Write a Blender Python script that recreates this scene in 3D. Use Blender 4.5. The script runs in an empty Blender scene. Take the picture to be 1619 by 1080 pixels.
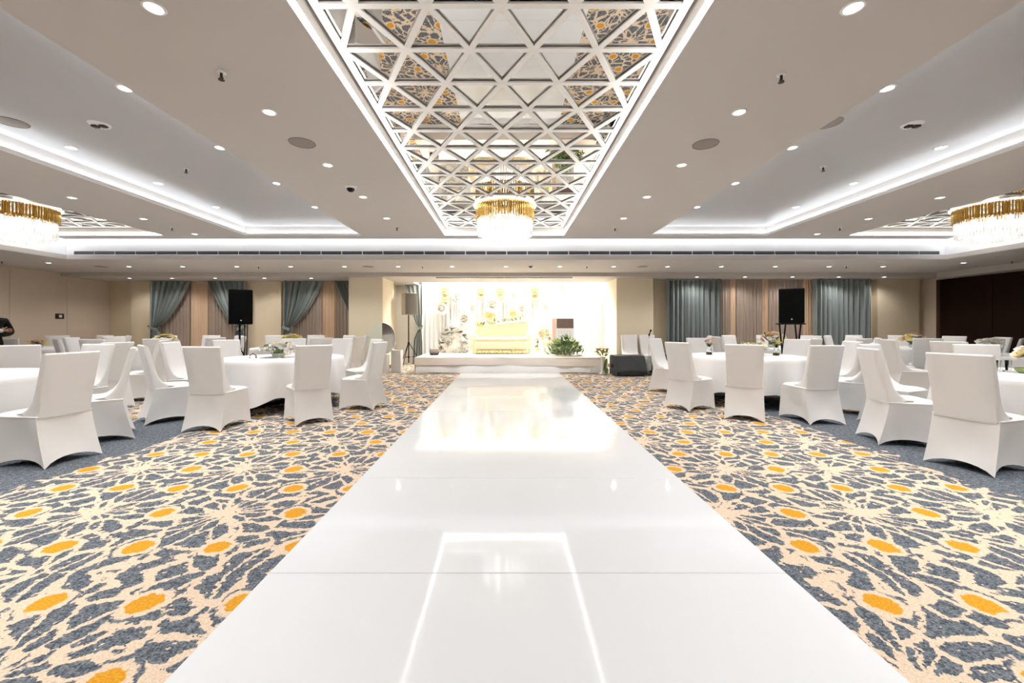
import bpy, math, random
from mathutils import Vector, Matrix
random.seed(7)
R = math.radians
PI = math.pi
C = bpy.context.scene.collection
S = bpy.context.scene

# ------------------------------------------------------------------ camera
F = 655.0                      # focal length in pixels of a 1619 x 1080 frame
PX, PY = 800.0, 516.0          # where the lens axis meets the frame
EYE = 1.25
cam_d = bpy.data.cameras.new('camera')
cam_d.sensor_width = 36.0
cam_d.lens = F / 1619.0 * 36.0
cam_d.shift_x = (809.5 - PX) / 1619.0
cam_d.shift_y = (PY - 540.0) / 1619.0
cam_d.clip_end = 100
cam = bpy.data.objects.new('camera', cam_d)
cam.location = (0, 0, EYE)
cam.rotation_euler = (R(90), 0, 0)
C.objects.link(cam)
S.camera = cam

# ------------------------------------------------------------------ world, exposure
w = bpy.data.worlds.new('world'); S.world = w
w.use_nodes = True
w.node_tree.nodes['Background'].inputs[0].default_value = (0.9, 0.95, 1.0, 1)
w.node_tree.nodes['Background'].inputs[1].default_value = 0.05
S.view_settings.view_transform = 'Standard'
S.view_settings.look = 'None'
S.view_settings.exposure = 0.44
S.view_settings.gamma = 1.0
S.view_settings.use_curve_mapping = False
S.cycles.max_bounces = 6
S.cycles.diffuse_bounces = 4
S.cycles.glossy_bounces = 3
S.cycles.transmission_bounces = 4
S.cycles.transparent_max_bounces = 6
S.cycles.use_adaptive_sampling = True
S.cycles.adaptive_threshold = 0.04
S.cycles.adaptive_min_samples = 12
S.cycles.caustics_reflective = False
S.cycles.caustics_refractive = False
S.cycles.sample_clamp_indirect = 6.0

# light levels of the hall's lamps and the added stage wash
L_DOWN = 7.0        # downlight lenses (glow)
W_DOWN = 45.0       # beam of each downlight, watts
L_COVE = 14.0       # cool LED strips hidden in the coves
L_EDGE = 14.0       # LED profile round the lattice trays
L_GAP = 10.0        # LED strip above the perimeter bulkhead
L_BULB = 13.0       # chandelier lamps
L_STAGE = 52.0      # added unseen wash lamp over the stage

def ax(px, Y): return (px - PX) * Y / F
def az(py, Y): return EYE + (PY - py) * Y / F

# ------------------------------------------------------------------ materials
def srgb(r, g, b):
    def f(c):
        c /= 255.0
        return c / 12.92 if c <= 0.04045 else ((c + 0.055) / 1.055) ** 2.4
    return (f(r), f(g), f(b), 1.0)

def new_mat(name):
    m = bpy.data.materials.new(name); m.use_nodes = True
    nt = m.node_tree
    return m, nt, nt.nodes['Principled BSDF']

def mat(name, col, rough=0.6, metal=0.0, var=0.05, scale=8.0, bump=0.0, bscale=60.0, spec=0.5, coat=0.0,
        trans=0.0, ior=1.45, sheen=0.0, stretch=None):
    m, nt, p = new_mat(name)
    p.inputs['Roughness'].default_value = rough
    p.inputs['Metallic'].default_value = metal
    p.inputs['Specular IOR Level'].default_value = spec
    p.inputs['Coat Weight'].default_value = coat
    p.inputs['Coat Roughness'].default_value = 0.03
    p.inputs['Transmission Weight'].default_value = trans
    p.inputs['IOR'].default_value = ior
    p.inputs['Sheen Weight'].default_value = sheen
    tc = nt.nodes.new('ShaderNodeTexCoord')
    src = tc.outputs['Object']
    if stretch:
        mp = nt.nodes.new('ShaderNodeMapping'); mp.inputs['Scale'].default_value = stretch
        nt.links.new(src, mp.inputs[0]); src = mp.outputs[0]
    n = nt.nodes.new('ShaderNodeTexNoise'); n.inputs['Scale'].default_value = scale; n.inputs['Detail'].default_value = 4
    nt.links.new(src, n.inputs['Vector'])
    mx = nt.nodes.new('ShaderNodeMix'); mx.data_type = 'RGBA'
    lo = tuple(c * (1 - var) for c in col[:3]) + (1,)
    hi = tuple(min(1, c * (1 + var)) for c in col[:3]) + (1,)
    mx.inputs['A'].default_value = lo; mx.inputs['B'].default_value = hi
    nt.links.new(n.outputs['Fac'], mx.inputs['Factor'])
    nt.links.new(mx.outputs['Result'], p.inputs['Base Color'])
    if bump:
        b = nt.nodes.new('ShaderNodeTexNoise'); b.inputs['Scale'].default_value = bscale
        nt.links.new(src, b.inputs['Vector'])
        bp = nt.nodes.new('ShaderNodeBump'); bp.inputs['Strength'].default_value = bump; bp.inputs['Distance'].default_value = 0.01
        nt.links.new(b.outputs['Fac'], bp.inputs['Height']); nt.links.new(bp.outputs[0], p.inputs['Normal'])
    return m

def emit(name, col, strength):
    m, nt, p = new_mat(name)
    p.inputs['Base Color'].default_value = (0.8, 0.8, 0.8, 1)
    p.inputs['Emission Color'].default_value = col
    p.inputs['Emission Strength'].default_value = strength
    return m

def translucent(name, col, fac=0.5, rough=0.5):
    m, nt, p = new_mat(name)
    p.inputs['Base Color'].default_value = col; p.inputs['Roughness'].default_value = rough
    t = nt.nodes.new('ShaderNodeBsdfTranslucent'); t.inputs[0].default_value = col
    mx = nt.nodes.new('ShaderNodeMixShader'); mx.inputs[0].default_value = fac
    nz = nt.nodes.new('ShaderNodeTexNoise'); nz.inputs['Scale'].default_value = 30
    bp = nt.nodes.new('ShaderNodeBump'); bp.inputs['Strength'].default_value = 0.08
    nt.links.new(nz.outputs['Fac'], bp.inputs['Height']); nt.links.new(bp.outputs[0], p.inputs['Normal'])
    nt.links.new(p.outputs[0], mx.inputs[1]); nt.links.new(t.outputs[0], mx.inputs[2])
    nt.links.new(mx.outputs[0], nt.nodes['Material Output'].inputs[0])
    return m

M = {}
M['ceiling'] = mat('ceiling paint', (0.565, 0.53, 0.50, 1), 0.7, var=0.02, scale=1.5, bump=0.01)
M['recess'] = mat('glossy recess ceiling', (0.465, 0.465, 0.475, 1), 0.32, var=0.03, scale=0.8, bump=0.05, bscale=1.2, spec=0.35)
M['white_paint'] = mat('white paint', (0.86, 0.86, 0.86, 1), 0.5, var=0.02)
M['lattice'] = mat('lattice lacquer', (0.82, 0.80, 0.765, 1), 0.4, var=0.02)
M['wall'] = mat('beige wall covering', srgb(222, 207, 180), 0.75, var=0.04, scale=2, bump=0.03, bscale=200)
M['wall_dim'] = mat('dimmed wall covering', srgb(216, 200, 182), 0.75, var=0.04, scale=2, bump=0.03, bscale=200)  # darker copy of the beige wall; dim side light put into its colour
M['pillar'] = mat('cream pillar', srgb(234, 222, 196), 0.7, var=0.03, scale=3, bump=0.02, bscale=150)
M['wood'] = mat('dark walnut veneer', srgb(40, 21, 14), 0.5, var=0.35, scale=5, stretch=(1, 1, 0.12), spec=0.15)
M['wood_trim'] = mat('dark bronze trim', srgb(70, 52, 34), 0.45, var=0.2, scale=5)
M['runway'] = mat('white gloss acrylic', (0.855, 0.885, 0.92, 1), 0.07, var=0.01, scale=1.0, bump=0.004, bscale=1.0, spec=0.3)
M['cover'] = mat('white stretch fabric', (0.84, 0.83, 0.82, 1), 0.75, var=0.02, scale=6, bump=0.04, bscale=700, sheen=0.15)
M['cloth'] = mat('white table linen', (0.85, 0.845, 0.84, 1), 0.8, var=0.02, scale=6, bump=0.05, bscale=500)
M['teal'] = mat('teal drape velvet', srgb(130, 139, 137), 0.62, var=0.12, scale=30, stretch=(1, 1, 0.06), sheen=0.3)
M['taupe_sheer'] = translucent('taupe sheer', srgb(186, 170, 156), 0.3, 0.7)
M['peach_sheer'] = translucent('peach sheer', srgb(236, 208, 178), 0.3, 0.7)
M['white_drape'] = mat('white backdrop drape', (0.86, 0.855, 0.84, 1), 0.8, var=0.02)
M['gold'] = mat('polished gold', (0.83, 0.56, 0.18, 1), 0.16, metal=1.0, var=0.12, scale=40)
M['chrome'] = mat('chrome', (0.75, 0.75, 0.75, 1), 0.15, metal=1.0, var=0.04)
M['dark_metal'] = mat('dark metal', srgb(52, 48, 46), 0.4, metal=0.4, var=0.1)
M['grey_plastic'] = mat('grey grille plastic', srgb(146, 138, 132), 0.6, var=0.04, bump=0.1, bscale=400)
M['black'] = mat('black speaker grille', srgb(7, 7, 8), 0.7, var=0.3, scale=200, bump=0.1, bscale=500, spec=0.15)
M['black_rubber'] = mat('black powder coat', srgb(14, 14, 15), 0.55, var=0.1, spec=0.25)
M['flared_box'] = mat('black box paled by flare', srgb(176, 164, 150), 0.6, var=0.05)  # black cabinet; flare and its lit side painted in as a pale tone
M['flared_grille'] = mat('black grille paled by flare', srgb(92, 86, 80), 0.7, var=0.2, scale=200)  # black grille, greyed by flare painted into the colour
M['monitor'] = mat('black carpeted box', srgb(58, 62, 64), 0.6, var=0.2, scale=6, bump=0.1, bscale=20)
M['suit'] = mat('black suit wool', srgb(16, 20, 16), 0.85, var=0.2, scale=20, bump=0.1)
M['skin'] = mat('skin', srgb(176, 128, 100), 0.5, var=0.05)
M['hair'] = mat('black hair', srgb(18, 14, 12), 0.6, var=0.2, scale=50, stretch=(1, 1, .1))
M['shirt'] = mat('white shirt cotton', (0.85, 0.85, 0.85, 1), 0.7, var=0.02)
M['petal_white'] = mat('white petals', (0.87, 0.85, 0.78, 1), 0.6, var=0.05, scale=30)
M['petal_cream'] = mat('cream petals', srgb(240, 226, 176), 0.6, var=0.1, scale=30)
M['petal_yellow'] = mat('pale yellow petals', srgb(230, 214, 140), 0.6, var=0.15, scale=30)
M['petal_pink'] = mat('blush petals', srgb(226, 190, 170), 0.6, var=0.1, scale=30)
M['leaf'] = mat('green leaves', srgb(108, 130, 84), 0.5, var=0.4, scale=12)
M['leaf_light'] = mat('pale green leaves', srgb(146, 164, 108), 0.5, var=0.3, scale=12)
M['bark'] = mat('stems', srgb(96, 108, 66), 0.7, var=0.2)
M['sofa'] = mat('cream upholstery', srgb(232, 214, 182), 0.7, var=0.03, scale=8, bump=0.03, bscale=300)
M['stagecloth'] = mat('ivory stage cloth', srgb(232, 222, 212), 0.75, var=0.03, scale=3)
M['pot'] = mat('white glazed pot', (0.8, 0.79, 0.77, 1), 0.25, var=0.02)
M['brown_print'] = mat('brown print', srgb(112, 92, 84), 0.5, var=0.25, scale=14)
M['paper'] = mat('white card', (0.82, 0.82, 0.82, 1), 0.6, var=0.02)
M['print_grey'] = mat('grey print', srgb(176, 176, 176), 0.6, var=0.1, scale=30)
M['amber'] = mat('amber glass', srgb(214, 150, 50), 0.1, var=0.1, trans=0.4)
M['glass'] = mat('clear glass', (0.95, 0.97, 0.97, 1), 0.02, var=0.0, trans=1.0, ior=1.3)
M['frost'] = mat('frosted pale green acrylic', srgb(222, 226, 208), 0.35, var=0.03)
M['grille_dark'] = mat('dark grille recess', srgb(62, 68, 78), 0.6, var=0.1)
M['grille_blade'] = mat('grille blade aluminium', srgb(110, 116, 124), 0.4, metal=0.3, var=0.05)
M['mirror'] = mat('ceiling mirror', (0.66, 0.635, 0.60, 1), 0.012, metal=1.0, var=0.01)
M['skirting'] = mat('brown skirting', srgb(104, 78, 56), 0.5, var=0.15, stretch=(0.2, 0.2, 1))
M['down_lens'] = emit('downlight lens', (1.0, 0.965, 0.93, 1), L_DOWN)
M['cove_led'] = emit('cool LED tape', (0.86, 0.93, 1.0, 1), L_COVE)
M['edge_led'] = emit('white LED profile', (1.0, 0.98, 0.95, 1), L_EDGE)
M['gap_led'] = emit('cool perimeter LED', (0.84, 0.91, 1.0, 1), L_GAP)
M['bulb'] = emit('chandelier lamps', (1.0, 0.95, 0.88, 1), L_BULB)
M['ring_led'] = emit('soft light ring', (1.0, 0.95, 0.92, 1), 0.9)
for k_ in ('down_lens', 'ring_led'): M[k_].cycles.emission_sampling = 'NONE'      # faint glow, no need to sample
M['added_stage_led'] = emit('added stage wash', (1.0, 0.965, 0.90, 1), L_STAGE)
M['blue_led'] = emit('bluish slot lamp', (0.75, 0.8, 1.0, 1), 1.2)

# crystal prisms: clear facets that pass on the lamp light
def crystal():
    m, nt, p = new_mat('crystal prisms')
    p.inputs['Base Color'].default_value = (0.95, 0.95, 0.95, 1); p.inputs['Roughness'].default_value = 0.08
    t = nt.nodes.new('ShaderNodeBsdfTranslucent'); t.inputs[0].default_value = (0.97, 0.97, 0.97, 1)
    tr = nt.nodes.new('ShaderNodeBsdfTransparent')
    nz = nt.nodes.new('ShaderNodeTexNoise'); nz.inputs['Scale'].default_value = 25
    m1 = nt.nodes.new('ShaderNodeMixShader'); m1.inputs[0].default_value = 0.6
    m2 = nt.nodes.new('ShaderNodeMixShader')
    mul = nt.nodes.new('ShaderNodeMath'); mul.operation = 'MULTIPLY'; mul.inputs[1].default_value = 0.6
    nt.links.new(nz.outputs['Fac'], mul.inputs[0]); nt.links.new(mul.outputs[0], m2.inputs[0])
    nt.links.new(p.outputs[0], m1.inputs[1]); nt.links.new(t.outputs[0], m1.inputs[2])
    nt.links.new(m1.outputs[0], m2.inputs[1]); nt.links.new(tr.outputs[0], m2.inputs[2])
    nt.links.new(m2.outputs[0], nt.nodes['Material Output'].inputs[0])
    return m
M['crystal'] = crystal()

# carpet: rosettes of slate shards on sand, saffron stars on the corners of each rosette
def carpet():
    m, nt, p = new_mat('patterned carpet')
    N, Lk = nt.nodes, nt.links
    def val(x):
        n = N.new('ShaderNodeValue'); n.outputs[0].default_value = x; return n.outputs[0]
    def mth(op, a, b=None, c=None, clamp=False):
        n = N.new('ShaderNodeMath'); n.operation = op; n.use_clamp = clamp
        for i, v in enumerate((a, b, c)):
            if v is None: continue
            if isinstance(v, (int, float)): n.inputs[i].default_value = v
            else: Lk.new(v, n.inputs[i])
        return n.outputs[0]
    def noise(vec, scale, detail=2.0, out='Fac'):
        n = N.new('ShaderNodeTexNoise'); n.inputs['Scale'].default_value = scale; n.inputs['Detail'].default_value = detail
        Lk.new(vec, n.inputs['Vector']); return n.outputs[out]
    def step(x, edge, soft):      # 0 below edge, 1 above
        mr = N.new('ShaderNodeMapRange'); mr.interpolation_type = 'SMOOTHSTEP'
        mr.inputs['From Min'].default_value = edge - soft; mr.inputs['From Max'].default_value = edge + soft
        Lk.new(x, mr.inputs['Value']); return mr.outputs['Result']
    tc = N.new('ShaderNodeTexCoord'); pos = tc.outputs['Object']
    # ragged yarn edges
    def jig(scale, amp):
        n = N.new('ShaderNodeTexNoise'); n.inputs['Scale'].default_value = scale; n.inputs['Detail'].default_value = 2
        Lk.new(pos, n.inputs['Vector'])
        s = N.new('ShaderNodeVectorMath'); s.operation = 'SUBTRACT'; s.inputs[1].default_value = (.5, .5, .5)
        Lk.new(n.outputs['Color'], s.inputs[0])
        k = N.new('ShaderNodeVectorMath'); k.operation = 'SCALE'; k.inputs['Scale'].default_value = amp
        Lk.new(s.outputs[0], k.inputs[0]); return k.outputs[0]
    def add(a, b):
        n = N.new('ShaderNodeVectorMath'); n.operation = 'ADD'; Lk.new(a, n.inputs[0]); Lk.new(b, n.inputs[1]); return n.outputs[0]
    wp = add(add(pos, jig(38, 0.05)), jig(5, 0.06))
    sx = N.new('ShaderNodeSeparateXYZ'); Lk.new(wp, sx.inputs[0])
    xx = mth('ABSOLUTE', mth('SUBTRACT', sx.outputs[0], 0.255))
    yy = mth('ABSOLUTE', mth('SUBTRACT', sx.outputs[1], 2.11))
    PXX, PYY = 0.895, 1.70
    def cell(ox, oy):
        dx = mth('SUBTRACT', mth('FLOORED_MODULO', mth('ADD', xx, -ox + PXX / 2), PXX), PXX / 2)
        dy = mth('SUBTRACT', mth('FLOORED_MODULO', mth('ADD', yy, -oy + PYY / 2), PYY), PYY / 2)
        d = mth('SQRT', mth('ADD', mth('MULTIPLY', dx, dx), mth('MULTIPLY', dy, dy)))
        return dx, dy, d
    ax1, ay1, d1 = cell(2.1125, 0.665)
    ax2, ay2, d2 = cell(1.665, 1.515)
    pick = mth('LESS_THAN', d2, d1)
    def sel(a, b):
        return mth('ADD', mth('MULTIPLY', a, mth('SUBTRACT', 1.0, pick)), mth('MULTIPLY', b, pick))
    dx, dy, r = sel(ax1, ax2), sel(ay1, ay2), mth('MAXIMUM', sel(d1, d2), 0.001)
    adx, ady = mth('ABSOLUTE', dx), mth('ABSOLUTE', dy)
    def hyp(a, b): return mth('SQRT', mth('ADD', mth('MULTIPLY', a, a), mth('MULTIPLY', b, b)))
    st = mth('MINIMUM', hyp(mth('SUBTRACT', adx, 0.4475), ady), hyp(mth('SUBTRACT', adx, 0.224), mth('SUBTRACT', ady, 0.425)))
    # shards
    cb = N.new('ShaderNodeCombineXYZ')
    Lk.new(mth('MULTIPLY', mth('DIVIDE', dx, r), 2.9), cb.inputs[0])
    Lk.new(mth('MULTIPLY', mth('DIVIDE', dy, r), 2.9), cb.inputs[1])
    Lk.new(mth('MULTIPLY', r, 4.4), cb.inputs[2])
    vv = add(cb.outputs[0], jig(1.1, 0.9))
    vo = N.new('ShaderNodeTexVoronoi'); vo.feature = 'DISTANCE_TO_EDGE'; vo.inputs['Scale'].default_value = 1.0
    vo.inputs['Randomness'].default_value = 0.85
    Lk.new(vv, vo.inputs['Vector'])
    thr = mth('ADD', 0.086, mth('MULTIPLY', mth('SUBTRACT', 0.17, r, clamp=True), 1.2))
    shard = step(mth('SUBTRACT', vo.outputs['Distance'], thr), 0.0, 0.012)
    shard = mth('MULTIPLY', shard, step(r, 0.075, 0.01))
    shard = mth('MULTIPLY', shard, step(st, 0.10, 0.006))
    # slate crescents hugging the stars, loose specks
    arc = mth('MULTIPLY', step(st, 0.104, 0.004), mth('SUBTRACT', 1.0, step(st, 0.122, 0.004)))
    arc = mth('MULTIPLY', arc, step(noise(pos, 5.0), 0.52, 0.02))
    shard = mth('MAXIMUM', shard, arc)
    speck = step(noise(pos, 26, 3), 0.66, 0.01)
    shard = mth('MAXIMUM', shard, mth('MULTIPLY', speck, step(st, 0.10, 0.006)))
    hole = step(noise(add(pos, val_vec(N, (3.7, 1.2, 0))), 22, 3), 0.66, 0.01)
    shard = mth('MULTIPLY', shard, mth('SUBTRACT', 1.0, hole))
    # plain slate lanes between the table islands
    lane_x = mth('ABSOLUTE', mth('SUBTRACT', mth('ABSOLUTE', mth('ADD', sx.outputs[0], mth('MULTIPLY', mth('SUBTRACT', noise(pos, 3.0, 3), 0.5), 0.5))), 4.36))
    lane = mth('SUBTRACT', 1.0, step(lane_x, 0.62, 0.01))
    shard = mth('MAXIMUM', shard, lane)
    star = mth('MULTIPLY', mth('SUBTRACT', 1.0, step(st, 0.067, 0.004)), mth('SUBTRACT', 1.0, lane))
    # yarn colours
    fle = noise(pos, 110, 3)
    def mix(f, a, b):
        n = N.new('ShaderNodeMix'); n.data_type = 'RGBA'
        if isinstance(f, (int, float)): n.inputs['Factor'].default_value = f
        else: Lk.new(f, n.inputs['Factor'])
        for s_, v in (('A', a), ('B', b)):
            if isinstance(v, tuple): n.inputs[s_].default_value = v
            else: Lk.new(v, n.inputs[s_])
        return n.outputs['Result']
    mot = mth('ADD', mth('MULTIPLY', fle, .6), mth('MULTIPLY', noise(pos, 34, 4), .4))
    slate = mix(step(mot, 0.5, 0.11), srgb(66, 76, 88), srgb(134, 140, 146))
    sand = mix(step(fle, 0.5, 0.2), srgb(218, 194, 168), srgb(240, 222, 200))
    saff = mix(step(fle, 0.5, 0.2), srgb(212, 146, 34), srgb(232, 172, 62))
    col = mix(star, mix(shard, sand, slate), saff)
    Lk.new(col, p.inputs['Base Color'])
    p.inputs['Roughness'].default_value = 0.95
    p.inputs['Specular IOR Level'].default_value = 0.1
    bp = N.new('ShaderNodeBump'); bp.inputs['Strength'].default_value = 0.25; bp.inputs['Distance'].default_value = 0.004
    Lk.new(fle, bp.inputs['Height']); Lk.new(bp.outputs[0], p.inputs['Normal'])
    return m
def val_vec(N, v):
    n = N.new('ShaderNodeCombineXYZ')
    for i in range(3): n.inputs[i].default_value = v[i]
    return n.outputs[0]
M['carpet'] = carpet()

# ------------------------------------------------------------------ mesh helpers
class MB:
    def __init__(s): s.v, s.f, s.mi = [], [], []
    def add(s, vs, fs, mi=0):
        o = len(s.v); s.v += [tuple(p) for p in vs]
        s.f += [tuple(i + o for i in f) for f in fs]; s.mi += [mi] * len(fs); return s
    def box(s, x0, x1, y0, y1, z0, z1, mi=0):
        vs = [(x, y, z) for z in (z0, z1) for y in (y0, y1) for x in (x0, x1)]
        return s.add(vs, [(0, 2, 3, 1), (4, 5, 7, 6), (0, 1, 5, 4), (2, 6, 7, 3), (0, 4, 6, 2), (1, 3, 7, 5)], mi)
    def bevel_box(s, x0, x1, y0, y1, z0, z1, b, mi=0):
        # box with chamfered edges: 24 corner points
        X, Y, Z = (x0, x1), (y0, y1), (z0, z1); vs = []; idx = {}
        for i in (0, 1):
            for j in (0, 1):
                for k in (0, 1):
                    sx, sy, sz = 1 - 2 * i, 1 - 2 * j, 1 - 2 * k
                    for a in range(3):
                        q = [X[i] + sx * b, Y[j] + sy * b, Z[k] + sz * b]
                        q[a] = (X[i], Y[j], Z[k])[a]
                        idx[(i, j, k, a)] = len(vs); vs.append(q)
        fs = []
        for a in range(3):
            for e in (0, 1):
                loop = []
                for (u, v) in ((0, 0), (1, 0), (1, 1), (0, 1)):
                    t = [0, 0, 0]; o = [n for n in range(3) if n != a]
                    t[a] = e; t[o[0]] = u; t[o[1]] = v
                    loop.append(idx[(*t, a)])
                fs.append(tuple(loop))
        for a in range(3):
            o = [n for n in range(3) if n != a]
            for u in (0, 1):
                for v in (0, 1):
                    q = []
                    for e in (0, 1):
                        t = [0, 0, 0]; t[a] = e; t[o[0]] = u; t[o[1]] = v
                        q.append((idx[(*t, o[0])], idx[(*t, o[1])]))
                    fs.append((q[0][0], q[0][1], q[1][1], q[1][0]))
        for i in (0, 1):
            for j in (0, 1):
                for k in (0, 1):
                    fs.append(tuple(idx[(i, j, k, a)] for a in range(3)))
        return s.add(vs, fs, mi)
    def lathe(s, prof, n=24, c=(0, 0, 0), wob=None, mi=0, ring=False):
        vs = []
        for j, (r, z) in enumerate(prof):
            for i in range(n):
                t = 2 * PI * i / n
                rr = r + (wob(t, j) if wob else 0)
                vs.append((c[0] + rr * math.cos(t), c[1] + rr * math.sin(t), c[2] + z))
        fs = [(j * n + i, j * n + (i + 1) % n, (j + 1) * n + (i + 1) % n, (j + 1) * n + i) for j in range(len(prof) - 1) for i in range(n)]
        if ring:
            k = len(prof) - 1
            fs += [(k * n + i, k * n + (i + 1) % n, (i + 1) % n, i) for i in range(n)]
            return s.add(vs, fs, mi)
        if prof[0][0] > 1e-6: fs.append(tuple(reversed(range(n))))
        if prof[-1][0] > 1e-6: fs.append(tuple((len(prof) - 1) * n + i for i in range(n)))
        return s.add(vs, fs, mi)
    def tube(s, pts, r, n=8, mi=0):
        pts = [Vector(p) for p in pts]; vs = []
        rs = r if isinstance(r, (list, tuple)) else [r] * len(pts)
        for i, p in enumerate(pts):
            d = (pts[min(i + 1, len(pts) - 1)] - pts[max(i - 1, 0)]).normalized()
            u = d.cross(Vector((0, 0, 1)) if abs(d.z) < 0.9 else Vector((1, 0, 0))).normalized(); v = d.cross(u)
            for k in range(n):
                t = 2 * PI * k / n
                vs.append(p + (u * math.cos(t) + v * math.sin(t)) * rs[i])
        fs = [(i * n + k, i * n + (k + 1) % n, (i + 1) * n + (k + 1) % n, (i + 1) * n + k) for i in range(len(pts) - 1) for k in range(n)]
        fs += [tuple(reversed(range(n))), tuple((len(pts) - 1) * n + k for k in range(n))]
        return s.add(vs, fs, mi)
    def grid(s, fn, nu, nv, mi=0, wrap=False):
        vs = [fn(i / nu, j / nv) for j in range(nv + 1) for i in range(nu + (0 if wrap else 1))]
        W = nu if wrap else nu + 1
        fs = [(j * W + i, j * W + (i + 1) % W, (j + 1) * W + (i + 1) % W, (j + 1) * W + i) for j in range(nv) for i in range(nu)]
        return s.add(vs, fs, mi)
    def mesh(s, name, mats, smooth=False):
        me = bpy.data.meshes.new(name); me.from_pydata(s.v, [], s.f)
        for m in (mats if isinstance(mats, (list, tuple)) else [mats]): me.materials.append(M[m])
        if any(s.mi): me.polygons.foreach_set('material_index', s.mi)
        me.validate(); me.update()
        import bmesh
        bm = bmesh.new(); bm.from_mesh(me); bmesh.ops.recalc_face_normals(bm, faces=bm.faces); bm.to_mesh(me); bm.free()
        if smooth:
            me.polygons.foreach_set('use_smooth', [True] * len(me.polygons))
            me.set_sharp_from_angle(angle=R(smooth if smooth is not True else 50))
        return me
    def build(s, name, mats, parent=None, loc=(0, 0, 0), rz=0, smooth=False):
        return obj(name, s.mesh(name, mats, smooth), parent, loc, rz)

def obj(name, me, parent=None, loc=(0, 0, 0), rz=0):
    o = bpy.data.objects.new(name, me); C.objects.link(o)
    o.location = loc; o.rotation_euler = (0, 0, rz)
    if parent: o.parent = parent
    return o
def tag(o, label=None, cat=None, group=None, kind=None):
    if label: o['label'] = label
    if cat: o['category'] = cat
    if group: o['group'] = group
    if kind: o['kind'] = kind
    return o
def empty(name, loc=(0, 0, 0), rz=0):
    o = bpy.data.objects.new(name, None); o.empty_display_size = 0.1; C.objects.link(o)
    o.location = loc; o.rotation_euler = (0, 0, rz); return o
def thing(name, label, cat, loc=(0, 0, 0), rz=0, group=None):
    return tag(empty(name, loc, rz), label, cat, group)
def struct(o): o['kind'] = 'structure'; return o
def copy_tree(o, parent=None):
    c = o.copy(); C.objects.link(c)
    if parent: c.parent = parent
    for ch in o.children: copy_tree(ch, c)
    return c
ORD = ['first', 'second', 'third', 'fourth', 'fifth', 'sixth', 'seventh', 'eighth', 'ninth', 'tenth', 'eleventh', 'twelfth',
       'thirteenth', 'fourteenth', 'fifteenth', 'sixteenth', 'seventeenth', 'eighteenth', 'nineteenth', 'twentieth']
def px_of(X, Y, Z): return (PX + F * X / Y, PY - F * (Z - EYE) / Y) if Y > 0.05 else (-9e9, -9e9)

# ------------------------------------------------------------------ setting: floor and walls
WL, WR = -12.2, 12.2
YN = -4.5                     # wall behind the viewer
ZC, ZR, ZL, ZL2, ZT = 3.15, 3.335, 2.72, 2.62, 3.62
struct(MB().box(WL - .2, WR + .2, YN - .2, 14.4, -0.1, 0).build('floor', 'carpet'))
wl = struct(MB().box(WL - .2, WL - .012, YN, 12.9, 0, ZT).build('wall_left', 'wall_dim'))
# movable partition panels on the left wall
for i in range(13):
    y0 = YN + i * 1.335
    y1 = min(y0 + 1.33, 12.68)
    MB().bevel_box(WL - .012, WL, y0 + .002, y1 - .002, 0.08, 2.72, .004).build('wall_panel', 'wall_dim', wl)
wbl = struct(MB().box(WL - .2, -3.7, 12.75, 12.95, 0, ZT).build('wall_back_left', 'wall'))
MB().box(-11.4, -10.83, 12.6, 12.75, 0, ZL2).build('pilaster', 'wall', wbl)
MB().box(-7.95, -6.85, 12.62, 12.75, 0, ZL2).build('pilaster', 'wall', wbl)
wa = struct(MB().box(-3.9, -3.7, 12.75, 14.2, 0, ZT).build('wall_alcove', 'wall'))
MB().box(-3.9, 3.4, 14.0, 14.2, 0, ZT).build('alcove_rear', 'white_drape', wa)
wbr = struct(MB().box(4.2, WR + .2, 12.2, 12.4, 0, ZT).build('wall_back_right', 'wall'))
MB().box(10.78, 11.98, 12.02, 12.2, 0, ZL2).build('pilaster', 'wall', wbr)
wr = struct(MB().box(WR + .012, WR + .2, YN, 12.4, 0, ZT).build('wall_right', 'wall_dim'))
MB().box(WR - .02, WR + .012, 11.63, 11.73, 0, 2.56).build('panel_trim', 'wood_trim', wr)
for i in range(13):
    y0 = -4.5 + i * 1.24
    MB().bevel_box(WR - .01, WR + .012, y0 + .004, y0 + 1.236, 0.0, 2.56, .005).build('wall_panel', 'wood', wr)
struct(MB().box(WL - .2, WR + .2, YN - .2, YN, 0, ZT).build('wall_front', 'wall'))
# pillars either side of the stage
p1 = struct(MB().bevel_box(-4.41, -3.45, 11.6, 12.75, 0.1, ZL2 + .02, .012).build('wall_pillar_left', 'pillar'))
MB().box(-4.42, -3.44, 11.59, 12.74, 0, 0.1).build('skirting', 'skirting', p1)
p2 = struct(MB().bevel_box(3.15, 4.2, 11.8, 14.2, 0.1, ZL2 + .02, .012).build('wall_pillar_right', 'pillar'))
MB().box(3.14, 4.21, 11.79, 14.2, 0, 0.1).build('skirting', 'skirting', p2)
struct(MB().box(WL, WL + .012, YN, 12.68, 0, 0.08).build('baseboard_left', 'skirting'))
struct(MB().box(4.2, 11.98, 12.188, 12.2, 0, 0.09).build('baseboard_back', 'skirting'))

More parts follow.
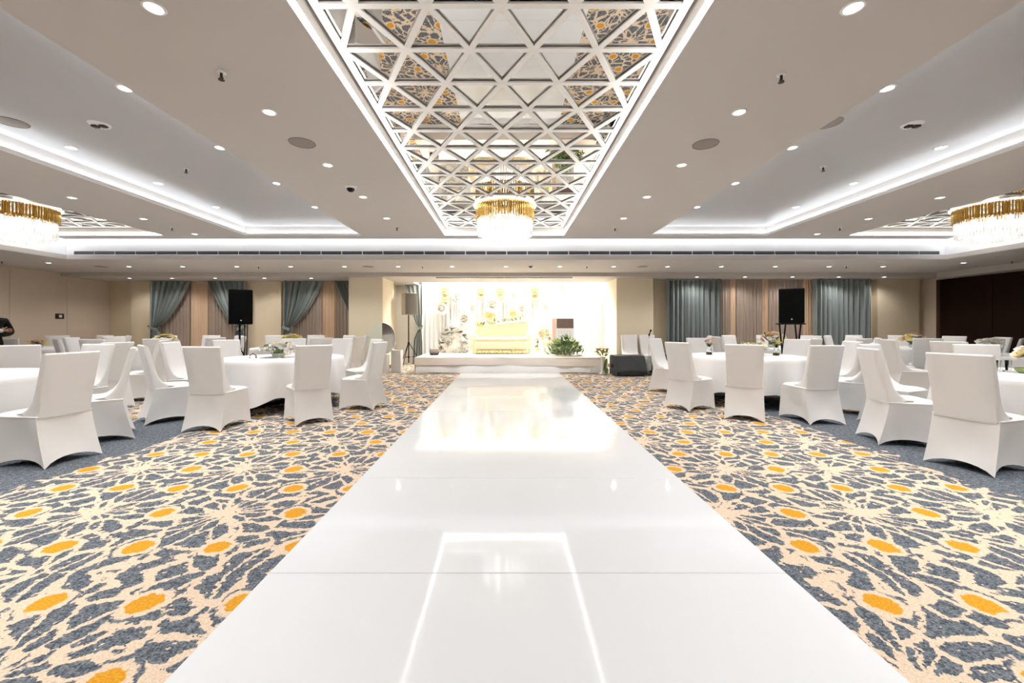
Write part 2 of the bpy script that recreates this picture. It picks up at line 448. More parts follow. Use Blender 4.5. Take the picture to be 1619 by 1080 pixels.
# ------------------------------------------------------------------ setting: ceiling
ce = struct(MB().box(WL - .2, WR + .2, YN - .2, 14.4, ZT, ZT + .1).build('ceiling', 'ceiling'))
CX = -0.033                                    # centre line of the middle tray
TW = 1.245                                      # half width of the trays
RY0, RY1 = -3.4, 8.66                          # rows of recesses run from here to here
XI = 9.57                                      # edge of the hung ceiling
def cbox(name, x0, x1, y0, y1, z0, z1, m='ceiling'):
    return MB().box(x0, x1, y0, y1, z0, z1).build(name, m, ce)
xs = [(CX - TW, CX + TW)]
cbox('ceiling_beam', -2.95, CX - TW, YN, 9.0, ZC, ZT)
cbox('ceiling_beam', CX + TW, 2.95, YN, 9.0, ZC, ZT)
for s in (-1, 1):
    def bx(name, a, b, y0, y1, z0, z1, m='ceiling'):
        return cbox(name, min(s * a, s * b), max(s * a, s * b), y0, y1, z0, z1, m)
    bx('ceiling_beam', 5.45, 7.16, YN, 9.0, ZC, ZT)
    bx('ceiling_beam', 9.55, XI, YN, 9.0, ZC, ZT)
    bx('recess_ceiling', 2.95, 5.45, RY0, RY1, ZR, ZT, 'recess')
    for a, b in ((2.95, 5.45), (7.16, 9.55)):
        bx('ceiling_margin', a, b, RY1, 9.0, ZC, ZT)
        bx('ceiling_margin', a, b, YN, RY0, ZC, ZT)
    # cove ledge with a small upstand, LED tape lying behind it
    def ledge(x0, x1, y0, y1):
        bx('cove_ledge', x0, x1, y0, y1, ZC, ZC + .012, 'white_paint' if x1 > 5 else 'ceiling')
    w_ = .07
    ledge(5.45 - w_, 5.45, RY0, RY1); ledge(2.95, 2.95 + w_, RY0, RY1)
    ledge(2.95 + w_, 5.45 - w_, RY1 - w_, RY1); ledge(2.95 + w_, 5.45 - w_, RY0, RY0 + w_)
    bx('cove_upstand', 5.45 - w_, 5.45 - w_ + .01, RY0 + w_, RY1 - w_, ZC + .012, ZC + .028, 'white_paint')
    bx('cove_upstand', 2.95 + w_ - .01, 2.95 + w_, RY0 + w_, RY1 - w_, ZC + .012, ZC + .028, 'white_paint')
    bx('cove_upstand', 2.95 + w_, 5.45 - w_, RY1 - w_, RY1 - w_ + .01, ZC + .012, ZC + .028, 'white_paint')
    bx('led_tape', 5.45 - .045, 5.45 - .015, RY0 + .08, RY1 - .08, ZC + .013, ZC + .018, 'cove_led')
    bx('led_tape', 2.95 + .015, 2.95 + .045, RY0 + .08, RY1 - .08, ZC + .013, ZC + .018, 'cove_led')
    bx('led_tape', 2.95 + .08, 5.45 - .08, RY1 - .045, RY1 - .015, ZC + .013, ZC + .018, 'cove_led')
cbox('ceiling_margin', CX - TW, CX + TW, RY1, 9.0, ZC, ZT)
cbox('ceiling_margin', CX - TW, CX + TW, YN, RY0, ZC, ZT)

# perimeter bulkhead: white face, lower soffit, gap with LED tape
YB, XB = 9.15, 9.71
def lip(name, x0, x1, y0, y1, z0, z1, m): return cbox(name, x0, x1, y0, y1, z0, z1, m)
cbox('soffit', WL - .2, WR + .2, YB + .005, 11.35, ZL, ZT)
cbox('soffit', WL - .2, -XB - .005, YN, YB + .005, ZL, ZT)
cbox('soffit', XB + .005, WR + .2, YN, YB + .005, ZL, ZT)
cbox('soffit', WL - .2, WR + .2, 11.35, 12.95, ZL2, ZT)
cbox('soffit', WL - .2, -2.9, 12.95, 14.4, ZL2, ZT)
cbox('soffit', 3.15, WR + .2, 12.95, 14.4, ZL2, ZT)
cbox('added_slot', -2.9, 3.15, 12.95, 14.4, 3.0, ZT, 'white_paint')  # recess added to keep the stage wash lamp out of view
cbox('soffit_band', 11.8, WR + .2, YN, 11.35, 2.57, ZL)
cbox('bulkhead_face', -XB, XB, YB, YB + .005, ZL + .11, ZT - .15, 'white_paint')
cbox('bulkhead_face', -XB - .005, -XB, YN, YB, ZL + .11, ZT - .15, 'white_paint')
cbox('bulkhead_face', XB, XB + .005, YN, YB, ZL + .11, ZT - .15, 'white_paint')
MB().bevel_box(-XB, XB, YB - .05, YB + .01, ZL - .005, ZL + .11, .012).build('bulkhead_moulding', 'ceiling', ce)
MB().bevel_box(-XB - .01, -XB + .05, YN, YB, ZL - .005, ZL + .11, .012).build('bulkhead_moulding', 'ceiling', ce)
MB().bevel_box(XB - .05, XB + .01, YN, YB, ZL - .005, ZL + .11, .012).build('bulkhead_moulding', 'ceiling', ce)
cbox('led_tape', -XI, XI, 9.04, 9.08, ZC + .08, ZC + .085, 'gap_led')
cbox('led_tape', -XI - .08, -XI - .04, -0.5, 9.0, ZC + .08, ZC + .085, 'gap_led')
cbox('led_tape', XI + .04, XI + .08, -0.5, 9.0, ZC + .08, ZC + .085, 'gap_led')

# ------------------------------------------------------------------ lattice trays
ZLAT = 3.31
BW = 0.045
DROW = 0.4277
def lattice(cx, label):
    t = thing('ceiling_lattice', label, 'ceiling lattice', (cx, 0, ZLAT), 0, 'triangle lattices over the chandeliers')
    hw, y0, y1 = 1.19, RY0 + .06, RY1 - .06
    MB().box(-TW + .002, TW - .002, RY0 + .002, RY1 - .002, .019, .03).build('mirror', 'mirror', t)
    for (x0, x1, ya, yb) in ((-TW, -TW + .012, RY0, RY1), (TW - .012, TW, RY0, RY1), (-TW, TW, RY1 - .012, RY1), (-TW, TW, RY0, RY0 + .012)):
        MB().box(x0, x1, ya, yb, ZC - ZLAT + .012, ZC - ZLAT + .055).build('led_profile', 'edge_led', t)
    for x in (-hw, hw):
        MB().box(x - .03, x + .03, y0, y1, 0.001, .016).build('frame_bar', 'lattice', t)
    for y in (y0, y1):
        MB().box(-hw, hw, y - .03, y + .03, 0.001, .016).build('frame_bar', 'lattice', t)
    b = 2 * hw / 5
    ys = [3.095 + DROW * k for k in range(-16, 14) if y0 + .1 < 3.095 + DROW * k < y1 - .1]
    me = MB().box(-hw, hw, -BW / 2, BW / 2, 0, .015).mesh('lattice_bar', 'lattice')
    for y in ys: obj('lattice_bar', me, t, (0, y, 0))
    for sgn in (-1, 1):
        for k in range(-28, 16, 2):
            ya = 3.095 + DROW * k                      # leaves the frame at x = -sgn*hw
            # x = -sgn*hw + sgn*(y-ya)*(b/2)/DROW
            g = (b / 2) / DROW
            lo = max(ya, y0); hi = min(ya + 2 * hw / g, y1)
            if hi - lo < .3: continue
            p0 = Vector((-sgn * hw + sgn * (lo - ya) * g, lo)); p1 = Vector((-sgn * hw + sgn * (hi - ya) * g, hi))
            d = (p1 - p0).normalized(); n = Vector((-d.y, d.x)) * BW / 2
            z0 = .0005 if sgn > 0 else .0008
            q = [p0 + n, p0 - n, p1 - n, p1 + n]
            m_ = MB().add([(v.x, v.y, z) for z in (z0, .0148) for v in q],
                          [(0, 1, 2, 3), (7, 6, 5, 4), (0, 4, 5, 1), (1, 5, 6, 2), (2, 6, 7, 3), (3, 7, 4, 0)])
            m_.build('lattice_bar', 'lattice', t)
    return t
SIDE = 8.36
lattice(CX, 'mirrored triangle lattice panel over the central aisle chandelier')
lattice(-SIDE, 'mirrored triangle lattice behind the left chandelier')
lattice(SIDE, 'mirrored triangle lattice behind the right chandelier')

# ------------------------------------------------------------------ chandeliers
def chandelier(x, y, label):
    t = thing('chandelier', label, 'chandelier', (x, y, 0), 0, 'round gold and crystal chandeliers')
    MB().lathe([(.46, 3.30), (.535, 3.295), (.54, 3.315), (.535, 3.335), (.46, 3.34)], 48, ring=True).build('light_ring', 'ring_led', t, smooth=30)
    MB().lathe([(.10, 3.34), (.46, 3.335), (.46, 3.325), (.10, 3.33)], 48, ring=True).build('canopy_plate', 'chrome', t, smooth=30)
    g = MB()
    n = 84
    for i in range(n):
        a = 2 * PI * i / n
        z0 = 3.07 + .012 * math.sin(i * 2.4); z1 = 3.29 + .012 * math.sin(i * 1.7)
        g.tube([(.49 * math.cos(a), .49 * math.sin(a), z0), (.49 * math.cos(a), .49 * math.sin(a), z1)], .0135, 6)
    for i in range(60):
        a = 2 * PI * i / 60
        g.tube([(.455 * math.cos(a), .455 * math.sin(a), 3.05), (.455 * math.cos(a), .455 * math.sin(a), 3.28)], .0135, 5)
    tag(g.build('gold_rods', 'gold', t, smooth=60), kind='stuff')
    c = MB()
    for (r, n, zt, zb) in ((.465, 72, 3.08, 2.79), (.39, 60, 3.05, 2.75), (.30, 46, 3.02, 2.72), (.20, 30, 3.0, 2.69), (.10, 16, 3.0, 2.67)):
        for i in range(n):
            a = 2 * PI * (i + .3 * r * 10) / n; e = random.uniform(-.012, .012)
            x_, y_ = r * math.cos(a), r * math.sin(a); q = .011
            u = Vector((math.cos(a), math.sin(a), 0)) * q; v = Vector((-math.sin(a), math.cos(a), 0)) * q
            o = Vector((x_, y_, 0))
            vs = [o + u + Vector((0, 0, zt)), o + v + Vector((0, 0, zt)), o - u + Vector((0, 0, zt)), o - v + Vector((0, 0, zt)),
                  o + u + Vector((0, 0, zb + .03 + e)), o + v + Vector((0, 0, zb + .03 + e)), o - u + Vector((0, 0, zb + .03 + e)), o - v + Vector((0, 0, zb + .03 + e)),
                  o + Vector((0, 0, zb + e))]
            c.add(vs, [(0, 4, 5, 1), (1, 5, 6, 2), (2, 6, 7, 3), (3, 7, 4, 0), (4, 8, 5), (5, 8, 6), (6, 8, 7), (7, 8, 4)])
    tag(c.build('crystal_prisms', 'crystal', t), kind='stuff')
    for k in range(10):
        a = 2 * PI * k / 10
        MB().lathe([(.001, -.11), (.025, -.10), (.03, 0), (.02, .08), (.001, .1)], 10).build('bulb', 'bulb', t, (.345 * math.cos(a), .345 * math.sin(a), 2.99), smooth=60)
    for k in range(5):
        a = 2 * PI * k / 5
        MB().lathe([(.001, -.11), (.025, -.10), (.03, 0), (.02, .08), (.001, .1)], 10).build('bulb', 'bulb', t, (.15 * math.cos(a), .15 * math.sin(a), 2.93), smooth=60)
    return t
chandelier(-.02, 7.1, 'gold and crystal chandelier hanging above the white aisle')
chandelier(-SIDE, 7.1, 'gold and crystal chandelier at the left edge of the hall')
chandelier(SIDE, 7.1, 'gold and crystal chandelier at the right edge of the hall')

# ------------------------------------------------------------------ ceiling fittings
trim_me = MB().lathe([(.046, -.002), (.05, -.006), (.061, -.004), (.064, .0), (.046, .004)], 20, ring=True).mesh('trim', 'white_paint', 30)
lens_me = MB().lathe([(.0005, -.0015), (.046, -.0015), (.046, .002)], 20).mesh('lens', 'down_lens')
BEAM = bpy.data.lights.new('beam', 'SPOT')
BEAM.energy = W_DOWN; BEAM.color = (1.0, 0.965, 0.93); BEAM.spot_size = R(112); BEAM.spot_blend = 0.8; BEAM.shadow_soft_size = 0.03
BEAM_W = BEAM.copy(); BEAM_W.energy = W_DOWN * 0.66; BEAM_W.spot_size = R(146); BEAM_W.spot_blend = 0.6
BEAM_S = BEAM.copy(); BEAM_S.energy = 130; BEAM_S.spot_size = R(74); BEAM_S.spot_blend = 0.8  # narrow beam added to light the stage from three aisle downlights
def downlight(x, y, z, label, group):
    t = thing('downlight', label, 'downlight', (x, y, z), 0, group)
    obj('trim', trim_me, t); obj('lens', lens_me, t)
    lo = bpy.data.objects.new('beam', BEAM if z > 3 else BEAM_W); C.objects.link(lo); lo.parent = t; lo.location = (0, 0, -.012)
    return lo
def row_y(x, y0, n, z, phrase):
    vis = [k for k in range(n) if y0 + 1.205 * k > 2.3]
    for k in range(n):
        y = y0 + 1.205 * k
        if k in vis: lab = f'round recessed downlight, {ORD[vis.index(k)]} from the viewer, {phrase}'
        else: lab = f'recessed downlight overhead, {ORD[vis[0] - k - 1]} outside the frame, {phrase}'
        downlight(x, y, z, lab, 'recessed downlights ' + phrase)
row_y(-2.1, -2.35, 9, ZC, 'left of central lattice')
row_y(2.07, -2.35, 9, ZC, 'right of central lattice')
row_y(-3.34, -1.19, 8, ZR, 'inner row of left recess')
row_y(3.34, -1.19, 8, ZR, 'inner row of right recess')
row_y(-5.07, -1.19, 8, ZR, 'outer row of left recess')
row_y(5.07, -1.19, 8, ZR, 'outer row of right recess')
row_y(-6.41, -1.11, 9, ZC, 'beside the left chandelier')
row_y(6.41, -1.11, 9, ZC, 'beside the right chandelier')
n_lo = 0
for k in range(-8, 9):
    x = k * 1.325 + (0.0 if abs(k) < 8 else 0)
    y = 10.19 if abs(k) < 8 else 9.6
    side = 'counted from the left end' if True else ''
    bm_ = downlight(x, y, ZL, f'small recessed downlight in the low soffit, {ORD[n_lo]} {side}', 'downlights in the low rear soffit'); n_lo += 1
    if abs(k) < 2: bm_.data = BEAM_S; bm_.rotation_euler = (R(42), 0, 0)          # tilt added to these three aisle beams to brighten the stage front
for i, px in enumerate((205, 272, 340, 418, 492)):
    downlight(ax(px, 11.8), 11.8, ZL2, f'small downlight close to the left curtains, {ORD[i]} from the left', 'downlights over the left curtains')
for i, px in enumerate((1102, 1178, 1253, 1326, 1398)):
    downlight(ax(px, 11.5), 11.5, ZL2, f'small downlight close to the right curtains, {ORD[i]} from the left', 'downlights over the right curtains')

spk_me = MB().lathe([(.0005, -.008), (.10, -.006), (.118, -.003), (.12, .0)], 28).mesh('grille', 'grey_plastic', 40)
rim_me = MB().lathe([(.119, -.002), (.122, -.007), (.13, -.005), (.132, 0)], 28, ring=True).mesh('rim', 'grey_plastic', 40)
def ceiling_speaker(x, y, z, label):
    t = thing('ceiling_speaker', label, 'speaker', (x, y, z), 0, 'round ceiling speakers')
    obj('grille', spk_me, t); obj('rim', rim_me, t)
ceiling_speaker(-2.11, 4.29, ZC, 'round grey ceiling speaker left of the central lattice')
ceiling_speaker(2.08, 4.32, ZC, 'round grey ceiling speaker right of the central lattice')
ceiling_speaker(3.3, 4.25, ZR, 'round grey speaker in the right recessed ceiling')
ceiling_speaker(-5.05, 4.23, ZR, 'round grey speaker in the left recess at frame edge')
ceiling_speaker(ax(160, 10.19), 10.19, ZL, 'flat round speaker in the low soffit near left corner')
ceiling_speaker(ax(582, 10.19), 10.19, ZL, 'flat round speaker in the low soffit before left pillar')
ceiling_speaker(ax(1016, 10.19), 10.19, ZL, 'flat round speaker in the low soffit before right pillar')

ros_me = MB().lathe([(.001, -.008), (.035, -.008), (.042, -.002), (.042, 0)], 16).mesh('rosette', 'white_paint', 40)
hd = MB().lathe([(.012, -.05), (.012, -.006)], 10)
hd.tube([(-.02, 0, -.05), (0, 0, -.066), (.02, 0, -.05)], .005, 6)
hd.lathe([(.001, -.074), (.026, -.073), (.028, -.07), (.001, -.068)], 14)
head_me = hd.mesh('spray_head', 'dark_metal', 50)
def sprinkler(x, y, z, label):
    t = thing('sprinkler', label, 'sprinkler', (x, y, z), 0, 'ceiling sprinklers')
    obj('rosette', ros_me, t); obj('spray_head', head_me, t); t.scale = (.8, .8, .8)
for (x, y, z, lab) in ((-2.13, 3.1, ZC, 'fire sprinkler head nearest the viewer, left ceiling band'),
                       (2.08, 3.13, ZC, 'fire sprinkler head nearest the viewer, right ceiling band'),
                       (-4.23, 5.48, ZR, 'fire sprinkler head in the middle of left recess'),
                       (4.15, 5.42, ZR, 'fire sprinkler head in the middle of right recess'),
                       (-6.43, 7.98, ZC, 'fire sprinkler head to the right of left chandelier'),
                       (6.43, 7.98, ZC, 'fire sprinkler head to the left of right chandelier'),
                       (-2.1, 7.98, ZC, 'fire sprinkler head at the rear left of central lattice'),
                       (2.1, 7.98, ZC, 'fire sprinkler head at the rear right of central lattice'),
                       (ax(409, 10.1), 10.1, ZL, 'fire sprinkler head in low soffit above left loudspeaker'),
                       (ax(668, 10.1), 10.1, ZL, 'fire sprinkler head in low soffit left of stage'),
                       (ax(928, 10.1), 10.1, ZL, 'fire sprinkler head in low soffit right of stage'),
                       (ax(1338, 10.1), 10.1, ZL, 'fire sprinkler head in low soffit right of right loudspeaker'),
                       (ax(3, 9.3), 9.3, ZL, 'fire sprinkler head in left soffit at frame edge'),
                       (ax(1600, 9.3), 9.3, ZL, 'fire sprinkler head in right soffit above dark wood wall')):
    sprinkler(x, y, z, lab)
t = thing('smoke_detector', 'black and white dome detector on ceiling left of lattice', 'detector', (-2.11, 5.63, ZC))
MB().lathe([(.001, -.03), (.06, -.028), (.075, -.015), (.08, 0)], 24).build('base', 'white_paint', t, smooth=40)
MB().lathe([(.001, -.075), (.03, -.07), (.048, -.05), (.052, -.03)], 24).build('dome', 'black_rubber', t, smooth=40)
t = thing('smoke_detector', 'small dark detector in low soffit above the stage', 'detector', (ax(839, 10.1), 10.1, ZL))
MB().lathe([(.001, -.02), (.05, -.018), (.06, 0)], 20).build('base', 'grey_plastic', t, smooth=40)
MB().lathe([(.001, -.045), (.03, -.04), (.036, -.02)], 20).build('dome', 'dark_metal', t, smooth=40)
for s, lab in ((-1, 'twin lamp emergency light in the left recess'), (1, 'twin lamp emergency light in the right recess')):
    t = thing('emergency_light', lab, 'emergency light', (s * 4.2, 4.28, ZR), 0, 'emergency lights')
    MB().lathe([(.001, -.014), (.085, -.012), (.095, 0)], 24).build('base', 'white_paint', t, smooth=40)
    for d in (-1, 1):
        MB().bevel_box(d * .04 - .032, d * .04 + .032, -.03, .03, -.03, -.012, .008).build('lamp_head', 'dark_metal', t)

# ------------------------------------------------------------------ linear air diffuser on the bulkhead
t = thing('air_diffuser', 'long dark slot diffuser across the white rear bulkhead', 'air vent', (0, YB - .002, 0))
ns = 42; x0, x1 = -9.54, 9.57; wseg = (x1 - x0) / ns
g = MB().box(.012, wseg - .012, -.012, 0, 2.835, 2.905)
g.add([(wseg - .012, -.012, 2.835)], [])
seg_me = g.mesh('grille_segment', 'grille_dark')
bl_me = MB().box(.012, wseg - .012, -.02, -.0125, 2.866, 2.873).mesh('blade', 'grille_blade')
for k in range(ns):
    o = obj('grille_segment', seg_me, t, (x0 + k * wseg, 0, 0)); obj('blade', bl_me, o)

# ------------------------------------------------------------------ aisle of white acrylic panels
RX0, RX1 = -1.185, 1.40
t = thing('runway', 'glossy white panelled aisle runway leading to the stage', 'runway')
seam = [-0.53, 0.77, 2.07, 3.37, 4.68, 6.0, 7.3, 8.6, 9.85, 11.02]
for a, b in zip(seam[:-1], seam[1:]):
    MB().bevel_box(RX0, RX1, a + .002, b - .002, 0.0, .018, .002).build('runway_panel', 'runway', t)

# ------------------------------------------------------------------ covered chair
def chair_meshes():
    # skirt: four stretched panels with arched hems
    m = MB()
    top = [(-.222, -.195), (.222, -.195), (.225, .235), (-.225, .235)]
    bot = [(-.235, -.30), (.235, -.30), (.24, .262), (-.24, .262)]
    nl, nsd = 9, 8
    rows = []
    for j in range(nl + 1):
        u = j / nl                           # 0 top .. 1 hem
        row = []
        for k in range(4):
            for i in range(nsd):
                s_ = i / nsd; bulge = 4 * s_ * (1 - s_)
                def cor(q):
                    f = u ** 1.35
                    return Vector((top[q][0] + (bot[q][0] - top[q][0]) * f, top[q][1] + (bot[q][1] - top[q][1]) * f))
                a, b = cor(k), cor((k + 1) % 4)
                p = a.lerp(b, s_)
                nrm = Vector(((b - a).y, -(b - a).x)).normalized()
                pull = .055 * bulge * math.sin(PI * min(1, u * .62 + .02)) ** 1.2
                p = p - nrm * pull
                z = .455 * (1 - u) + u * (.065 * bulge ** 0.8 + .004)
                row.append((p.x, p.y, z))
        rows.append(row)
    n = 4 * nsd
    m.add([v for r_ in rows for v in r_], [(j * n + i, (j + 1) * n + i, (j + 1) * n + (i + 1) % n, j * n + (i + 1) % n) for j in range(nl) for i in range(n)])
    skirt = m.mesh('skirt', 'cover', 75)
    # seat cushion, softly domed
    def seat_f(i, j):
        x = -1 + 2 * i; y = -1 + 2 * j
        e = (1 - abs(x) ** 5) * (1 - abs(y) ** 5)
        return (x * .226, .018 + y * .222, .45 + .04 * max(0, e) ** .45)
    seat = MB().grid(seat_f, 14, 14).mesh('seat', 'cover', 80)
    # back: profile swept across the width, with rounded sides
    front = [(.02, .478), (-.045, .492), (-.10, .53), (-.142, .59), (-.17, .67), (-.195, .77), (-.22, .88), (-.243, .975), (-.252, 1.0)]
    rear = [(-.285, 1.012), (-.302, 1.0), (-.297, .965), (-.275, .86), (-.252, .75), (-.232, .64), (-.216, .54), (-.206, .47), (-.20, .43)]
    prof = front + rear
    cy = sum(p[0] for p in prof) / len(prof)
    secs = [(-1.0, .45), (-.985, .8), (-.95, 1.0), (-.5, 1.0), (0, 1.0), (.5, 1.0), (.95, 1.0), (.985, .8), (1.0, .45)]
    vs = []
    for (x, k) in secs:
        for q, (y, z) in enumerate(prof):
            hw = .216 + .008 * max(0, (z - .5)) / .5
            # thickness shrinks towards the side edges
            mate = prof[len(prof) - 1 - q]
            my = (y + mate[0]) / 2; mz = (z + mate[1]) / 2
            vs.append((x * hw, my + (y - my) * k, mz + (z - mz) * (k if z > .98 else 1)))
    n = len(prof)
    fs = [(a * n + q, a * n + q + 1, (a + 1) * n + q + 1, (a + 1) * n + q) for a in range(len(secs) - 1) for q in range(n - 1)]
    fs += [tuple(range(n)), tuple((len(secs) - 1) * n + q for q in reversed(range(n)))]
    back = MB().add(vs, fs).mesh('backrest', 'cover', 50)
    # stitched band across the top of the back
    band = MB()
    def band_f(i, j):
        z = .925 + j * .075; y = -.2885 - (z - .925) * .21 - .0022
        return ((-1 + 2 * i) * .212, y, z)
    band.grid(band_f, 6, 2)
    return skirt, seat, back
SK, SE, BA = chair_meshes()
def chair(x, y, face, label, group):
    t = thing('banquet_chair', label, 'chair', (x, y, 0), face - PI / 2, group)
    obj('skirt', SK, t); obj('seat', SE, t); obj('backrest', BA, t)
    return t

# ------------------------------------------------------------------ tables
def cloth_mesh(seed):
    rnd = random.Random(seed); n = 144
    folds = [(rnd.uniform(0, 2 * PI), rnd.choice((9, 11, 13, 16)), rnd.uniform(.5, 1)) for _ in range(3)]
    ph4 = rnd.uniform(0, PI / 2)
    prof = [(.001, .762), (.3, .762), (.6, .762), (.86, .762), (.895, .758), (.908, .745), (.912, .70), (.915, .6), (.92, .48), (.925, .36), (.93, .25), (.932, .20)]
    vs = []
    for j, (r, z) in enumerate(prof):
        d = max(0, (.74 - z) / .54)
        for i in range(n):
            a = 2 * PI * i / n
            f = sum(k_ * math.cos(m_ * a + p_) for p_, m_, k_ in folds) / 3
            corner = max(0, math.cos(4 * (a - ph4))) ** 2
            zz = z - d * (.11 * corner - .04)
            rr = r + d ** .85 * (.12 * f + .06 * corner)
            vs.append((rr * math.cos(a), rr * math.sin(a), zz if d > 0 else z))
    fs = [(j * n + i, j * n + (i + 1) % n, (j + 1) * n + (i + 1) % n, (j + 1) * n + i) for j in range(len(prof) - 1) for i in range(n)]
    return MB().add(vs, fs).mesh('tablecloth', 'cloth', 75)
def leg_me():
    return MB().lathe([(.04, .05), (.035, .5), (.06, .73)], 12).mesh('pedestal', 'black_rubber', 50)
LEG = leg_me()
TOP = MB().lathe([(.001, .735), (.875, .735), (.88, .745), (.875, .756), (.001, .756)], 48).mesh('tabletop', 'wood', 40)
BASE = MB()
for k in range(4):
    a = PI / 4 + k * PI / 2
    BASE.tube([(0, 0, .05), (.34 * math.cos(a), .34 * math.sin(a), .02)], [.03, .018], 8)
BASE = BASE.mesh('foot', 'black_rubber', 50)
def table(x, y, phrase, angles, ring=1.33, seed=1, jit=None):
    """angles: degrees of the chairs round the table, counted from +X; chairs look at the table."""
    t = thing('round_table', f'round banquet table under white cloth, {phrase}', 'table', (x, y, 0), 0, 'round banquet tables')
    obj('tabletop', TOP, t); obj('pedestal', LEG, t); obj('foot', BASE, t)
    c = obj('tablecloth', cloth_mesh(seed), None, (x, y, 0)); tag(c, f'white linen tablecloth draped to the floor, {phrase}', 'tablecloth', 'white round tablecloths')
    vis = []
    for n_, q in enumerate(angles):
        a, rr, tw = ((q if isinstance(q, tuple) else (q,)) + (0, 0))[:3]
        cx, cy = x + (ring + rr) * math.cos(R(a)), y + (ring + rr) * math.sin(R(a))
        e = [px_of(cx + dx, cy + dy, z) for dx in (-.3, .3) for dy in (-.3, .3) for z in (0, 1)]
        if min(cx * 0 + cy - .3, 1) <= 0.2: continue
        if max(p[0] for p in e) < 2 or min(p[0] for p in e) > 1617: continue
        if any((cx - a_) ** 2 + (cy - b_) ** 2 < .7 ** 2 for a_, b_ in PLACED): continue
        if any((a_, b_) != (x, y) and (cx - a_) ** 2 + (cy - b_) ** 2 < 1.22 ** 2 for a_, b_ in (T1, T2, T3, T4, T5, T6, T7, T8, T10, T11, T12)): continue
        if abs(cx) > 11.75 or cy > 11.9: continue
        PLACED.append((cx, cy))
        vis.append((cx, cy, R(a + 180 + tw), a))
    # order: clockwise seen from above, starting with the chair nearest the viewer
    if not vis: return t
    start = min(vis, key=lambda v: v[0] ** 2 + v[1] ** 2)
    vis.sort(key=lambda v: (start[3] - v[3]) % 360)
    for k, (cx, cy, fa, a) in enumerate(vis):
        lab = f'white covered chair nearest the viewer, {phrase}' if k == 0 else f'white covered chair, {ORD[k - 1]} clockwise after the nearest, {phrase}'
        chair(cx, cy, fa, lab, 'white covered chairs ' + phrase)
    return t
PLACED = []
T1 = (-3.56, 6.62); T2 = (4.0, 6.95); T3 = (-5.62, 4.0); T4 = (5.5, 4.1)
T5 = (-7.75, 9.3); T6 = (-4.95, 9.7); T7 = (6.5, 9.65); T8 = (9.4, 9.6)
T10 = (-7.4, 6.55); T11 = (-10.66, 9.35); T12 = (8.5, 7.1)
table(*T1, 'left aisle table', [(-10, .05), (-50, .12), (-91, .12), (-131, .1), 190, 152, 112, 78, 44, 18], seed=1)
table(*T2, 'right aisle table', [(207, 0), (240, .1), (272, .1), (318, .0), 350, 28, 58, 92, 132], seed=2)
table(*T3, 'left foreground table', [(-6, .02), (27, -.06, 14), 86, 160, 196, 232, 268, 304], seed=3)
table(*T4, 'right foreground table', [(197, .0), (163, -.03), 112, 62, 24, -12, -48, -84, 236, 268], seed=4)
table(*T5, 'table by left curtain', [-52, -88, -124, 196, 162, 126, 90, 55, 18, -16], seed=5)
table(*T6, 'table behind left loudspeaker', [-45, -8, 28, 62, 98, 134, 170, 205], seed=6)
table(*T7, 'table behind right loudspeaker', [-70, -36, 0, 36, 72, 108, 144, 180, 250], seed=7)
table(*T8, 'table before right beige wall', [-90, -54, -18, 18, 54, 90, 126, 162, 198, 234], seed=8)
table(*T10, 'table behind left foreground table', [(-48, .1), -12, 22, 60, 96, 132, 168, 204, 240, -84], seed=9)
table(*T11, 'table near the man in black', [-20, -56, 16, 52, 88, 124, 160, 196, 232, 268], seed=10)
table(*T12, 'table before dark wood wall', [200, 236, 272, 308, 344, 20, 56, 92, 128, 164], seed=11)

# ------------------------------------------------------------------ flowers
def blossom_mesh(mat_, layers=3, n=6):
    m = MB()
    for L_ in range(layers):
        tilt = .25 + .45 * L_; sc = 1 - .22 * L_
        for i in range(n - L_):
            a = 2 * PI * (i + .5 * L_) / (n - L_)
            def pf(u, v):
                w_ = math.sin(PI * min(1, .12 + .88 * v) * .78) * .42
                r_ = v * sc * math.cos(tilt * v); z = v * sc * math.sin(tilt * v) * .9 + .05 * L_
                s_ = (u - .5) * 2 * w_ * sc
                return (r_ * math.cos(a) - s_ * math.sin(a), r_ * math.sin(a) + s_ * math.cos(a), z + .12 * (u - .5) ** 2)
            m.grid(pf, 2, 3)
    m.lathe([(.001, .32), (.12, .24), (.14, .08), (.05, 0)], 7)
    return m.mesh('blossom', mat_, 60)
BL = {k: blossom_mesh('petal_' + k) for k in ('white', 'cream', 'yellow', 'pink')}
def leaf_mesh(mat_):
    def lf(u, v):
        return ((u - .5) * .5 * math.sin(PI * (.06 + .94 * v)) ** .8, v, .22 * math.sin(v * 2.2) - .3 * abs(u - .5) * math.sin(PI * v))
    return MB().grid(lf, 2, 5).mesh('leaf', mat_, 60)
LF = {'dark': leaf_mesh('leaf'), 'light': leaf_mesh('leaf_light')}
def put(name, me, parent, p, s_, rx=0, ry=0, rz=0):
    o = obj(name, me, parent, p); o.scale = (s_, s_, s_); o.rotation_euler = (rx, ry, rz); return o
